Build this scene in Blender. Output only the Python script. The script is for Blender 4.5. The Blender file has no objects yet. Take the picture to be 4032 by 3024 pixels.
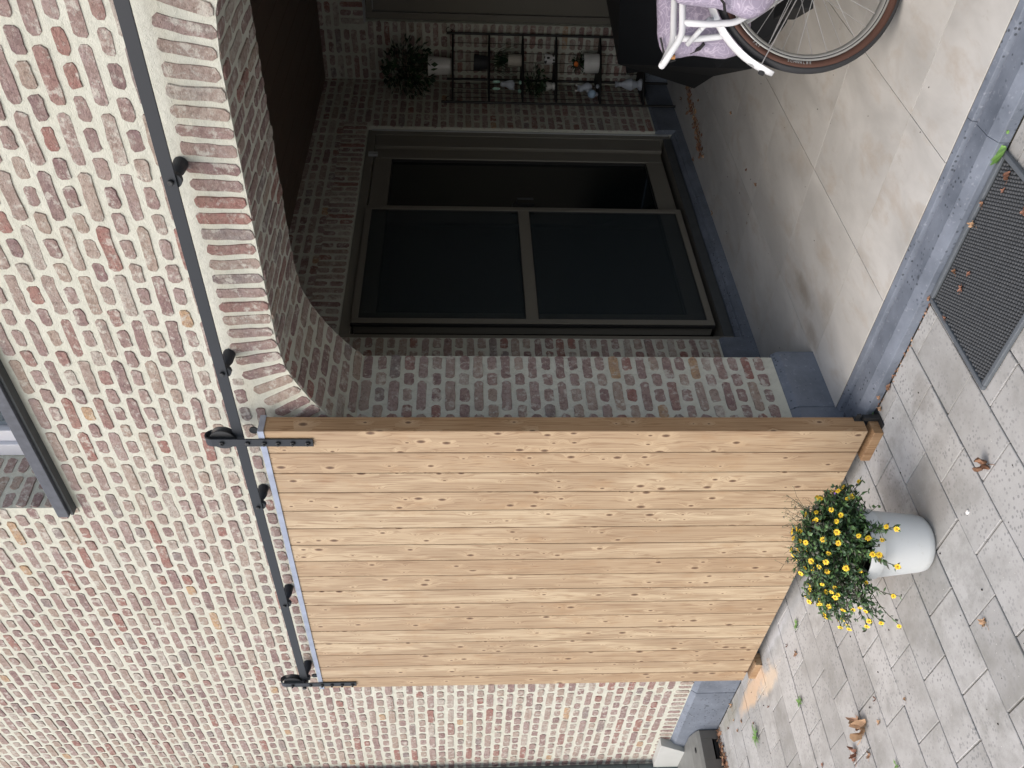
import bpy, bmesh, math, random
from mathutils import Vector, Matrix

random.seed(7)
scene = bpy.context.scene
COL = scene.collection
W = 2.25            # facade brick face (metres in front of the camera foot)

# ------------------------------------------------------------------ camera
cam_d = bpy.data.cameras.new('camera')
cam_d.sensor_fit = 'HORIZONTAL'
cam_d.sensor_width = 36.0
cam_d.lens = 30.74
cam_d.clip_start = 0.05
cam_d.clip_end = 600
cam = bpy.data.objects.new('camera', cam_d)
COL.objects.link(cam)
RV = Vector((0.7021157, 0.71205751, 0.00276607))
UV = Vector((-0.04441078, 0.03991303, 0.99821572))
FV = Vector((-0.7106766, 0.70098577, -0.0596466))
ax, ay, az = -UV, RV, -FV        # the phone was held on its side: picture-left is up
cam.matrix_world = Matrix(((ax.x, ay.x, az.x, 0), (ax.y, ay.y, az.y, 0), (ax.z, ay.z, az.z, 1.6), (0, 0, 0, 1)))
scene.camera = cam
FPX = 3442.7

# ------------------------------------------------------------------ world, sun, exposure
SUN_DIR = Vector((-0.12, -0.85, 0.95)).normalized()      # towards the sun
world = bpy.data.worlds.new('World')
scene.world = world
world.use_nodes = True
wn = world.node_tree
bg = wn.nodes['Background']
sky = wn.nodes.new('ShaderNodeTexSky')
sky.sky_type = 'NISHITA'
sky.sun_disc = False
sky.sun_elevation = math.asin(SUN_DIR.z)
sky.sun_rotation = math.atan2(SUN_DIR.x, SUN_DIR.y)
sky.air_density = 1.0
sky.dust_density = 4.5
sky.ozone_density = 1.0
wn.links.new(sky.outputs[0], bg.inputs[0])
bg.inputs[1].default_value = 0.15
sun_d = bpy.data.lights.new('sun', 'SUN')
sun_d.energy = 0.8
sun_d.angle = math.radians(130)
sun_d.color = (1.0, 0.99, 0.975)
sun = bpy.data.objects.new('sun', sun_d)
COL.objects.link(sun)
sun.rotation_euler = (-SUN_DIR).to_track_quat('-Z', 'Y').to_euler()
scene.view_settings.view_transform = 'Standard'
scene.view_settings.look = 'None'
scene.view_settings.gamma = 1
scene.view_settings.use_curve_mapping = False
scene.view_settings.exposure = 0.70


# ================================================================== materials
class N:
    """tiny node-graph helper"""
    def __init__(s, name):
        s.m = bpy.data.materials.new(name)
        s.m.use_nodes = True
        s.t = s.m.node_tree
        s.b = s.t.nodes['Principled BSDF']

    def n(s, kind, **kw):
        nd = s.t.nodes.new('ShaderNode' + kind)
        for k, v in kw.items():
            setattr(nd, k, v)
        return nd

    def set(s, nd, i, v):
        if hasattr(v, 'is_output'):
            s.t.links.new(v, nd.inputs[i])
        else:
            nd.inputs[i].default_value = v

    def math(s, op, a, b=0.0, c=0.0, clamp=False):
        nd = s.n('Math', operation=op, use_clamp=clamp)
        s.set(nd, 0, a); s.set(nd, 1, b); s.set(nd, 2, c)
        return nd.outputs[0]

    def vmath(s, op, a, b=(0, 0, 0)):
        nd = s.n('VectorMath', operation=op)
        s.set(nd, 0, a); s.set(nd, 1, b)
        return nd.outputs[0] if op not in ('LENGTH', 'DISTANCE') else nd.outputs[1]

    def coord(s, which='Object'):
        return s.n('TexCoord').outputs[which]

    def pos(s):
        return s.n('NewGeometry').outputs['Position']

    def rnd(s):
        """one random number per piece: vertex attribute 'tone' plus the object's own"""
        a = s.n('Attribute', attribute_name='tone')
        o = s.n('ObjectInfo')
        return s.math('FRACT', s.math('ADD', a.outputs['Fac'], o.outputs['Random']))

    def noise(s, vec, scale, detail=3.0, rough=0.55, dist=0.0):
        nd = s.n('TexNoise')
        s.set(nd, 'Vector', vec)
        nd.inputs['Scale'].default_value = scale
        nd.inputs['Detail'].default_value = detail
        nd.inputs['Roughness'].default_value = rough
        nd.inputs['Distortion'].default_value = dist
        return nd.outputs['Fac']

    def voro(s, vec, scale, feat='F1', out='Distance'):
        nd = s.n('TexVoronoi', feature=feat)
        s.set(nd, 'Vector', vec)
        nd.inputs['Scale'].default_value = scale
        return nd.outputs[out]

    def ramp(s, fac, stops, interp='LINEAR'):
        nd = s.n('ValToRGB')
        nd.color_ramp.interpolation = interp
        el = nd.color_ramp.elements
        while len(el) < len(stops):
            el.new(0.5)
        for e, (p, c) in zip(el, stops):
            e.position = p
            e.color = (c, c, c, 1) if isinstance(c, (int, float)) else (*c, 1)
        s.set(nd, 0, fac)
        return nd.outputs[0]

    def mix(s, fac, a, b, mode='MIX'):
        nd = s.n('Mix', data_type='RGBA', blend_type=mode)
        nd.clamp_factor = True
        s.set(nd, 0, fac)
        for i, v in ((6, a), (7, b)):
            if isinstance(v, tuple):
                v = (*v, 1) if len(v) == 3 else v
            s.set(nd, i, v)
        return nd.outputs[2]

    def base(s, c):
        if isinstance(c, tuple):
            c = (*c, 1)
        s.set(s.b, 'Base Color', c)

    def bump(s, h, strength=0.4, dist=0.002):
        nd = s.n('Bump')
        nd.inputs['Strength'].default_value = strength
        nd.inputs['Distance'].default_value = dist
        s.set(nd, 'Height', h)
        s.t.links.new(nd.outputs[0], s.b.inputs['Normal'])

    def rough(s, v):
        s.set(s.b, 'Roughness', v)


M = {}


def simple(name, col, rough=0.5, metal=0.0, var=0.15, nscale=20, bump=0.0):
    g = N(name)
    c = g.coord()
    f = g.noise(c, nscale, 4)
    dark = tuple(x * (1 - var) for x in col)
    lite = tuple(min(1, x * (1 + var)) for x in col)
    g.base(g.mix(f, dark, lite))
    g.rough(rough)
    g.b.inputs['Metallic'].default_value = metal
    if bump:
        g.bump(g.noise(c, nscale * 4, 4), bump, 0.002)
    M[name] = g.m
    return g


def mat_brick():
    g = N('brick')
    r = g.rnd()
    off = g.n('CombineXYZ')
    g.set(off, 0, g.math('MULTIPLY', r, 61.0)); g.set(off, 1, g.math('MULTIPLY', r, 37.0)); g.set(off, 2, g.math('MULTIPLY', r, 17.0))
    v = g.vmath('ADD', g.coord(), off.outputs[0])
    tone = g.ramp(r, [(0.0, (0.37, 0.295, 0.26)), (0.07, (0.24, 0.135, 0.14)), (0.15, (0.35, 0.255, 0.235)),
                      (0.23, (0.29, 0.19, 0.185)), (0.31, (0.40, 0.32, 0.26)), (0.39, (0.30, 0.15, 0.135)),
                      (0.43, (0.36, 0.265, 0.255)), (0.53, (0.225, 0.135, 0.14)), (0.60, (0.39, 0.315, 0.275)),
                      (0.68, (0.44, 0.365, 0.31)), (0.75, (0.25, 0.215, 0.215)), (0.79, (0.33, 0.22, 0.21)),
                      (0.86, (0.48, 0.445, 0.395)), (0.935, (0.31, 0.115, 0.095)), (0.985, (0.54, 0.35, 0.18))], 'CONSTANT')
    # clouding inside one brick
    n1 = g.noise(v, 22, 4, 0.6)
    c1 = g.mix(g.ramp(n1, [(0.35, 0.0), (0.65, 1.0)]), tone, g.mix(0.5, tone, (0.40, 0.30, 0.25)))
    n2 = g.noise(v, 60, 5, 0.7)
    c2 = g.mix(g.ramp(n2, [(0.42, 0.65), (0.50, 0.0)]), c1, g.mix(1.0, c1, (0.62, 0.52, 0.50), 'MULTIPLY'))
    # dark fired spots
    n3 = g.noise(v, 11, 3, 0.5)
    c3 = g.mix(g.ramp(n3, [(0.66, 0.0), (0.74, 0.55)]), c2, (0.10, 0.085, 0.085))
    # lime left on the face
    n4 = g.noise(v, 34, 6, 0.75)
    c4 = g.mix(g.ramp(n4, [(0.51, 0.0), (0.68, 0.75)]), c3, (0.62, 0.61, 0.55))
    c4 = g.mix(0.24, c4, (0.34, 0.315, 0.295))
    n5 = g.noise(v, 48, 6, 0.8)
    c4 = g.mix(g.ramp(n5, [(0.36, 0.5), (0.46, 0.0)]), c4, g.mix(1.0, c4, (0.50, 0.44, 0.42), 'MULTIPLY'))
    n6 = g.noise(v, 17, 5, 0.7)
    c4 = g.mix(g.ramp(n6, [(0.55, 0.0), (0.64, 0.6)]), c4, (0.60, 0.585, 0.525))
    g.base(c4)
    g.rough(0.92)
    g.b.inputs['Specular IOR Level'].default_value = 0.2
    g.bump(g.math('ADD', g.noise(v, 48, 6, 0.8), g.math('MULTIPLY', g.noise(v, 130, 4, 0.7), 0.8)), 1.0, 0.008)
    M['brick'] = g.m


def mat_mortar(name, col):
    g = N(name)
    c = g.coord()
    big = g.noise(c, 2.2, 4)
    f = g.noise(c, 40, 5, 0.7)
    a = g.mix(g.ramp(big, [(0.3, 0.0), (0.7, 1.0)]), tuple(x * 0.93 for x in col), (col[0] * 1.02, col[1] * 1.02, col[2] * 1.06))
    a = g.mix(g.ramp(f, [(0.28, 0.5), (0.5, 0.0)]), a, tuple(x * 0.70 for x in col))
    g.base(a)
    g.rough(0.95)
    g.b.inputs['Specular IOR Level'].default_value = 0.15
    g.bump(g.math('ADD', g.math('ADD', g.noise(c, 60, 6, 0.75), g.math('MULTIPLY', g.noise(c, 320, 3), 0.4)), g.math('MULTIPLY', g.noise(c, 18, 2), 1.5)), 0.9, 0.006)
    M[name] = g.m


def mat_wood(name, col_l, col_d):
    g = N(name)
    r = g.rnd()
    c = g.coord()
    sp = g.n('SeparateXYZ'); g.set(sp, 0, c)
    off = g.math('MULTIPLY', r, 43.0)
    # knots: stretched voronoi cells, only some of them are kept
    kv = g.n('CombineXYZ')
    g.set(kv, 0, g.math('ADD', g.math('MULTIPLY', g.math('ADD', sp.outputs[0], sp.outputs[1]), 21.0), off))
    g.set(kv, 1, g.math('ADD', g.math('MULTIPLY', sp.outputs[2], 11.0), g.math('MULTIPLY', r, 29.0)))
    wob = g.n('TexNoise'); wob.inputs['Scale'].default_value = 1.3
    g.set(wob, 'Vector', kv.outputs[0])
    vor = g.n('TexVoronoi', voronoi_dimensions='2D'); vor.inputs['Scale'].default_value = 1.0
    g.set(vor, 'Vector', kv.outputs[0])
    dist = vor.outputs['Distance']
    cr = g.n('SeparateColor'); g.set(cr, 0, vor.outputs['Color'])
    keep = g.math('GREATER_THAN', cr.outputs[0], 0.62)
    size = g.math('MULTIPLY_ADD', g.math('POWER', cr.outputs[1], 2.0), 0.20, 0.055)
    rel = g.math('DIVIDE', dist, size)                       # 1 = knot edge
    near = g.math('MULTIPLY', g.math('POWER', 2.718, g.math('MULTIPLY', rel, -0.55)), keep)
    knot = g.math('MULTIPLY', g.ramp(rel, [(0.62, 1.0), (0.98, 0.0)]), keep)
    core = g.math('MULTIPLY', g.ramp(rel, [(0.25, 1.0), (0.6, 0.0)]), keep)
    # grain, bent round the knots
    gx = g.math('ADD', g.math('MULTIPLY', g.math('ADD', sp.outputs[0], sp.outputs[1]), 30.0), g.math('MULTIPLY', near, 1.6))
    gv = g.n('CombineXYZ')
    g.set(gv, 0, g.math('ADD', gx, off)); g.set(gv, 1, g.math('MULTIPLY', sp.outputs[1], 30.0))
    g.set(gv, 2, g.math('MULTIPLY', sp.outputs[2], 1.1))
    n1 = g.noise(gv.outputs[0], 1.0, 3, 0.5, 0.4)
    lines = g.math('SINE', g.math('MULTIPLY', n1, 46.0))
    gv2 = g.n('CombineXYZ')
    g.set(gv2, 0, g.math('MULTIPLY', gx, 9.0)); g.set(gv2, 1, off); g.set(gv2, 2, g.math('MULTIPLY', sp.outputs[2], 3.0))
    n2 = g.noise(gv2.outputs[0], 1.0, 4, 0.6)
    cl = g.n('CombineXYZ')
    g.set(cl, 0, g.math('ADD', g.math('MULTIPLY', sp.outputs[0], 9.0), off)); g.set(cl, 2, g.math('MULTIPLY', sp.outputs[2], 1.3))
    n3 = g.noise(cl.outputs[0], 1.0, 3, 0.6, 0.6)
    mid = tuple((a * 0.55 + b * 0.45) for a, b in zip(col_l, col_d))
    colr = g.mix(g.ramp(n3, [(0.45, 0.0), (0.55, 1.0)]), col_l, mid)
    colr = g.mix(g.math('MULTIPLY', g.math('FRACT', g.math('MULTIPLY', r, 7.3)), 0.8), colr, (0.37, 0.265, 0.165))
    # smudges where the stain took unevenly
    sm = g.n('CombineXYZ'); g.set(sm, 0, g.math('ADD', g.math('MULTIPLY', sp.outputs[0], 5.0), off)); g.set(sm, 2, g.math('MULTIPLY', sp.outputs[2], 2.6))
    n7 = g.noise(sm.outputs[0], 1.6, 5, 0.7)
    colr = g.mix(g.ramp(n7, [(0.52, 0.0), (0.70, 0.55)]), colr, (0.34, 0.21, 0.11))
    colr = g.mix(g.math('MULTIPLY', g.ramp(lines, [(0.62, 0.0), (1.0, 1.0)]), 0.62), colr, col_d)
    colr = g.mix(g.math('MULTIPLY', g.ramp(n2, [(0.38, 1.0), (0.58, 0.0)]), 0.38), colr, col_d)
    strk = g.n('CombineXYZ')
    g.set(strk, 0, g.math('ADD', g.math('MULTIPLY', gx, 2.2), off)); g.set(strk, 2, g.math('MULTIPLY', sp.outputs[2], 5.0))
    n4 = g.noise(strk.outputs[0], 1.0, 2, 0.5)
    colr = g.mix(g.ramp(n4, [(0.70, 0.0), (0.76, 0.75)]), colr, (0.20, 0.10, 0.05))
    halo = g.math('MULTIPLY', g.math('SUBTRACT', g.math('POWER', 2.718, g.math('MULTIPLY', rel, -0.75)), 0.0), keep)
    colr = g.mix(g.math('MULTIPLY', halo, 0.6), colr, (0.60, 0.47, 0.31))
    colr = g.mix(g.math('MULTIPLY', knot, 0.92), colr, (0.15, 0.085, 0.05))
    colr = g.mix(g.math('MULTIPLY', core, 0.7), colr, (0.07, 0.045, 0.03))
    g.base(colr)
    g.rough(0.55)
    g.b.inputs['Specular IOR Level'].default_value = 0.35
    g.bump(g.math('ADD', n2, g.math('MULTIPLY', lines, 0.2)), 0.25, 0.0012)
    M[name] = g.m


def mat_bluestone():
    g = N('blue_stone')
    c = g.coord()
    n1 = g.noise(c, 5, 5, 0.65)
    n2 = g.noise(c, 60, 4, 0.6)
    a = g.mix(g.ramp(n1, [(0.3, 0.0), (0.7, 1.0)]), (0.090, 0.108, 0.138), (0.175, 0.203, 0.25))
    a = g.mix(g.ramp(n2, [(0.60, 0.0), (0.72, 0.5)]), a, (0.28, 0.30, 0.34))
    # pits and flecks of fossil, in patches
    pc = g.n('SeparateColor'); g.set(pc, 0, g.voro(c, 62, out='Color'))
    pit = g.math('MULTIPLY', g.ramp(g.voro(c, 62), [(0.20, 1.0), (0.32, 0.0)]), g.math('GREATER_THAN', pc.outputs[0], 0.6))
    patch = g.ramp(g.noise(c, 1.7, 2), [(0.47, 0.0), (0.53, 1.0)])
    a = g.mix(g.math('MULTIPLY', pit, patch), a, (0.045, 0.055, 0.07))
    # a few drips
    drip = g.ramp(g.noise(c, 13, 1), [(0.735, 0.0), (0.755, 1.0)])
    a = g.mix(g.math('MULTIPLY', drip, 0.75), a, (0.05, 0.06, 0.07))
    g.base(a)
    g.rough(g.math('MULTIPLY_ADD', n1, 0.3, 0.45))
    g.bump(g.math('ADD', n2, g.math('MULTIPLY', pit, -0.6)), 0.3, 0.001)
    M['blue_stone'] = g.m


def blob(g, p, cx, cy, rx, ry, soft=0.5, rot=0.0):
    """ragged stain of its own shape on the ground at a place"""
    d = g.vmath('SUBTRACT', p, (cx, cy, 0))
    if rot:
        vr = g.n('VectorRotate', rotation_type='Z_AXIS')
        g.set(vr, 0, d); vr.inputs['Angle'].default_value = rot
        d = vr.outputs[0]
    d = g.vmath('MULTIPLY', d, (1 / rx, 1 / ry, 0))
    ln = g.math('ADD', g.vmath('LENGTH', d), g.math('MULTIPLY', g.math('SUBTRACT', g.noise(p, 11, 5, 0.65), 0.5), 1.6))
    return g.ramp(ln, [(max(0.0, 1 - soft), 1.0), (1.0, 0.0)])


def mat_paver():
    g = N('paver')
    r = g.rnd()
    c = g.pos()
    n1 = g.noise(c, 9, 5, 0.65)
    base = g.mix(r, (0.29, 0.292, 0.285), (0.41, 0.413, 0.405))
    a = g.mix(g.ramp(n1, [(0.34, 0.75), (0.58, 0.0)]), base, (0.225, 0.225, 0.21))
    n0 = g.noise(c, 2.2, 4, 0.6)
    a = g.mix(g.ramp(n0, [(0.42, 0.0), (0.66, 0.55)]), a, (0.46, 0.465, 0.46))
    # exposed aggregate showing as darker spots
    vd = g.voro(c, 78)
    vc = g.n('SeparateColor'); g.set(vc, 0, g.voro(c, 78, out='Color'))
    spot = g.math('MULTIPLY', g.ramp(vd, [(0.30, 1.0), (0.46, 0.0)]), g.math('GREATER_THAN', vc.outputs[0], 0.45))
    a = g.mix(g.math('MULTIPLY', spot, g.ramp(g.noise(c, 4.5, 3), [(0.40, 0.10), (0.60, 0.75)])), a, (0.20, 0.205, 0.205))
    fine = g.voro(c, 300)
    a = g.mix(g.ramp(fine, [(0.12, 0.5), (0.3, 0.0)]), a, (0.24, 0.24, 0.23))
    wht = g.math('MULTIPLY', g.ramp(g.voro(c, 60), [(0.05, 1.0), (0.09, 0.0)]), g.math('GREATER_THAN', vc.outputs[1], 0.8))
    a = g.mix(wht, a, (0.7, 0.69, 0.66))
    # wet / worn stains, sand washed out by the left stop
    for (x, y, rx, ry, k, col) in ((-2.53, 1.93, 0.10, 0.16, 0.55, (0.17, 0.16, 0.145)), (-2.12, 2.05, 0.07, 0.10, 0.40, (0.20, 0.19, 0.17)),
                                   (-2.78, 1.78, 0.10, 0.13, 0.4, (0.21, 0.195, 0.17)), (-2.30, 1.72, 0.14, 0.08, 0.35, (0.22, 0.21, 0.195)),
                                   (-4.50, 2.10, 0.34, 0.075, 0.75, (0.62, 0.44, 0.28)), (-4.22, 2.02, 0.20, 0.06, 0.55, (0.70, 0.55, 0.38)),
                                   (-3.95, 2.16, 0.35, 0.05, 0.5, (0.66, 0.67, 0.69)), (-5.0, 2.18, 0.25, 0.06, 0.5, (0.25, 0.24, 0.18))):
        a = g.mix(g.math('MULTIPLY', blob(g, c, x, y, rx, ry), k), a, col)
    g.base(a)
    g.rough(0.85)
    g.b.inputs['Specular IOR Level'].default_value = 0.3
    g.bump(g.math('ADD', g.noise(c, 160, 4, 0.7), g.math('MULTIPLY', spot, -0.3)), 0.35, 0.001)
    M['paver'] = g.m


def mat_tile():
    g = N('floor_tile')
    r = g.rnd()
    c = g.pos()
    st = g.vmath('MULTIPLY', c, (1.0, 0.45, 1.0))
    off = g.n('CombineXYZ'); g.set(off, 0, g.math('MULTIPLY', r, 9.0)); g.set(off, 1, g.math('MULTIPLY', r, 5.0))
    v = g.vmath('ADD', st, off.outputs[0])
    n1 = g.noise(v, 4.5, 5, 0.6, 0.5)
    n2 = g.noise(v, 9, 5, 0.65, 0.3)
    a = g.mix(g.ramp(n1, [(0.35, 0.0), (0.65, 1.0)]), (0.42, 0.42, 0.405), (0.55, 0.55, 0.53))
    a = g.mix(g.ramp(n2, [(0.52, 0.0), (0.75, 0.6)]), a, (0.375, 0.315, 0.25))
    n3 = g.noise(v, 16, 6, 0.7)
    a = g.mix(g.ramp(n3, [(0.60, 0.0), (0.72, 0.35)]), a, (0.29, 0.25, 0.20))
    for (x, y, rx, ry, k) in ((-2.42, 2.95, 0.05, 0.17, 0.55), (-2.3, 2.75, 0.08, 0.08, 0.3), (-2.50, 2.78, 0.05, 0.10, 0.5), (-1.0, 2.95, 0.10, 0.12, 0.45)):
        a = g.mix(g.math('MULTIPLY', blob(g, c, x, y, rx, ry, 0.7), k), a, (0.20, 0.155, 0.11))
    g.base(a)
    g.rough(g.math('MULTIPLY_ADD', n1, 0.25, 0.38))
    g.bump(g.noise(c, 25, 3), 0.08, 0.001)
    M['floor_tile'] = g.m


def mat_fabric():
    """lilac cloth printed with pale scrolls"""
    g = N('printed_cloth')
    c = g.coord()
    n = g.n('TexNoise'); n.inputs['Scale'].default_value = 9; n.inputs['Detail'].default_value = 1.0
    g.set(n, 'Vector', c)
    w = g.vmath('ADD', c, g.vmath('MULTIPLY', n.outputs['Color'], (0.09, 0.09, 0.09)))
    d = g.voro(w, 17)
    rings = g.math('ABSOLUTE', g.math('SINE', g.math('MULTIPLY', d, 17.0)))
    line = g.ramp(rings, [(0.10, 1.0), (0.30, 0.0)])
    n2 = g.noise(w, 30, 1)
    l2 = g.ramp(g.math('ABSOLUTE', g.math('SUBTRACT', n2, 0.5)), [(0.008, 1.0), (0.03, 0.0)])
    a = g.mix(g.noise(c, 7, 2), (0.275, 0.245, 0.345), (0.355, 0.32, 0.425))
    a = g.mix(g.math('MULTIPLY', g.math('MAXIMUM', line, l2), 0.6), a, (0.58, 0.53, 0.65))
    g.base(a)
    g.rough(0.45)
    g.bump(g.noise(c, 14, 4), 0.6, 0.01)
    M['printed_cloth'] = g.m


def mat_leafy(name, cols, rough=0.5):
    g = N(name)
    r = g.rnd()
    k = len(cols)
    a = g.ramp(r, [(i / k, c) for i, c in enumerate(cols)], 'CONSTANT')
    a = g.mix(g.ramp(g.noise(g.coord(), 90, 3), [(0.35, 0.4), (0.6, 0.0)]), a, g.mix(1.0, a, (0.5, 0.5, 0.5), 'MULTIPLY'))
    g.base(a)
    g.rough(rough)
    g.b.inputs['Subsurface Weight'].default_value = 0.0
    M[name] = g.m


def mat_screen():
    """insect gauze: fine dark weave one can partly see through"""
    g = N('insect_gauze')
    g.base((0.032, 0.044, 0.050))
    g.rough(0.55)
    tr = g.n('BsdfTransparent')
    mx = g.n('MixShader'); mx.inputs[0].default_value = 0.44
    g.t.links.new(tr.outputs[0], mx.inputs[1])
    g.t.links.new(g.b.outputs[0], mx.inputs[2])
    out = g.t.nodes['Material Output']
    g.t.links.new(mx.outputs[0], out.inputs[0])
    M['insect_gauze'] = g.m


def mat_zebra():
    g = N('spotted_glaze')
    v = g.voro(g.coord(), 40)
    g.base(g.mix(g.ramp(v, [(0.35, 0.0), (0.42, 1.0)]), (0.02, 0.02, 0.02), (0.6, 0.6, 0.6)))
    g.rough(0.3)
    M['spotted_glaze'] = g.m


mat_brick()
mat_mortar('mortar', (0.56, 0.57, 0.49))
mat_wood('spruce', (0.510, 0.415, 0.285), (0.215, 0.135, 0.078))
mat_wood('spruce_edge', (0.36, 0.215, 0.105), (0.18, 0.09, 0.035))
mat_bluestone()
mat_paver()
mat_tile()
mat_fabric()
mat_screen()
mat_zebra()
mat_leafy('green_leaf', [(0.065, 0.135, 0.045), (0.045, 0.105, 0.04), (0.085, 0.17, 0.05), (0.05, 0.095, 0.05), (0.10, 0.19, 0.07), (0.07, 0.075, 0.055)])
mat_leafy('dark_leaf', [(0.02, 0.055, 0.02), (0.03, 0.07, 0.025), (0.015, 0.04, 0.02)])
mat_leafy('weed_leaf', [(0.13, 0.27, 0.06), (0.10, 0.20, 0.06), (0.17, 0.33, 0.08)])
mat_leafy('dead_leaf', [(0.27, 0.145, 0.085), (0.36, 0.22, 0.14), (0.19, 0.09, 0.055), (0.42, 0.27, 0.16), (0.24, 0.115, 0.075)], 0.7)
mat_leafy('petal', [(0.85, 0.60, 0.02), (0.90, 0.66, 0.03), (0.80, 0.50, 0.015)])
simple('flower_eye', (0.45, 0.25, 0.02), 0.8)
simple('purple_petal', (0.25, 0.12, 0.45), 0.6)
g_ = simple('black_steel', (0.020, 0.024, 0.030), 0.5, 0.0, 0.12, 8); g_.b.inputs['Specular IOR Level'].default_value = 0.3
simple('dark_steel', (0.012, 0.014, 0.016), 0.5)
simple('zinc', (0.30, 0.33, 0.41), 0.35, 0.6, 0.35, 18)
simple('zinc_sill', (0.055, 0.062, 0.078), 0.6, 0.0, 0.6, 30)
simple('sill_stone', (0.055, 0.062, 0.066), 0.6, 0, 0.35, 14)
simple('window_frame', (0.165, 0.155, 0.130), 0.45, 0, 0.06, 4)
simple('upper_frame', (0.52, 0.545, 0.60), 0.4, 0, 0.03, 4)
simple('gasket', (0.01, 0.01, 0.01), 0.6)
g_ = simple('pot_white', (0.60, 0.635, 0.645), 0.5, 0, 0.05, 30, 0.12)
_c = g_.coord()
_d = g_.math('MULTIPLY', g_.ramp(g_.noise(_c, 38, 6, 0.75), [(0.60, 0.0), (0.72, 0.5)]), g_.ramp(g_.noise(_c, 6, 3), [(0.42, 0.0), (0.6, 1.0)]))
g_.base(g_.mix(_d, (0.60, 0.635, 0.645), (0.33, 0.32, 0.28)))
simple('soil', (0.03, 0.022, 0.016), 0.95, 0, 0.4, 60, 0.6)
simple('stem', (0.05, 0.055, 0.03), 0.7)
simple('ceramic_white', (0.62, 0.62, 0.60), 0.3)
simple('ceramic_blue', (0.36, 0.50, 0.66), 0.3)
simple('ceramic_mint', (0.38, 0.62, 0.52), 0.35)
simple('ceramic_grey', (0.42, 0.46, 0.52), 0.4, 0, 0.2, 40)
simple('ceramic_beige', (0.45, 0.42, 0.36), 0.5)
simple('orange_petal', (0.80, 0.20, 0.04), 0.6)
simple('wrought_iron', (0.008, 0.008, 0.008), 0.55)
simple('ceiling_board', (0.092, 0.062, 0.045), 0.6, 0, 0.2, 6)
simple('render_wall', (0.36, 0.33, 0.28), 0.9)
simple('white_paint', (0.70, 0.73, 0.77), 0.25, 0, 0.02, 4)
simple('tyre_black', (0.022, 0.024, 0.028), 0.7, 0, 0.15, 60, 0.2)
simple('tyre_brown', (0.075, 0.034, 0.024), 0.8)
simple('alloy', (0.50, 0.51, 0.50), 0.35, 0.7, 0.08, 12)
simple('spoke', (0.60, 0.61, 0.62), 0.3, 0.8)
simple('tarp', (0.010, 0.012, 0.015), 0.6, 0, 0.2, 10, 0.2)
simple('grey_tarp', (0.021, 0.023, 0.025), 0.7, 0, 0.2, 10, 0.2)
simple('strap', (0.012, 0.012, 0.014), 0.8)
simple('rubber', (0.060, 0.066, 0.072), 0.75, 0, 0.25, 40)
simple('rubber_rim', (0.10, 0.115, 0.13), 0.6, 0, 0.15, 25)
simple('rubber_dark', (0.018, 0.022, 0.022), 0.9, 0, 0.3, 40)
simple('joint_sand', (0.075, 0.072, 0.058), 0.95, 0, 0.45, 60, 0.5)
simple('grout', (0.13, 0.12, 0.10), 0.9, 0, 0.2, 30)
simple('box_plastic', (0.11, 0.105, 0.095), 0.6, 0, 0.25, 22)
simple('box_edge', (0.17, 0.175, 0.165), 0.5, 0, 0.25, 22)
simple('galvanised', (0.46, 0.475, 0.46), 0.5, 0.1, 0.12, 10)
simple('downpipe_zinc', (0.085, 0.11, 0.12), 0.5, 0.2, 0.12, 6)
simple('crumb_dark', (0.03, 0.025, 0.02), 0.9)
simple('crumb_white', (0.8, 0.8, 0.78), 0.5)
simple('earth', (0.33, 0.33, 0.32), 0.95, 0, 0.2, 2)
simple('silver_strip', (0.42, 0.44, 0.45), 0.4, 0.3)
simple('logo_print', (0.30, 0.32, 0.33), 0.5)
simple('reflector', (0.30, 0.36, 0.42), 0.3)
simple('cork', (0.42, 0.20, 0.07), 0.6)
gp = N('dark_glass')
gp.base((0.006, 0.009, 0.010)); gp.rough(0.04); gp.b.inputs['IOR'].default_value = 1.9
M['dark_glass'] = gp.m
gl = N('sky_glass')
gl.base((0.05, 0.07, 0.09)); gl.rough(0.03); gl.b.inputs['IOR'].default_value = 2.3
M['sky_glass'] = gl.m


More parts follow.
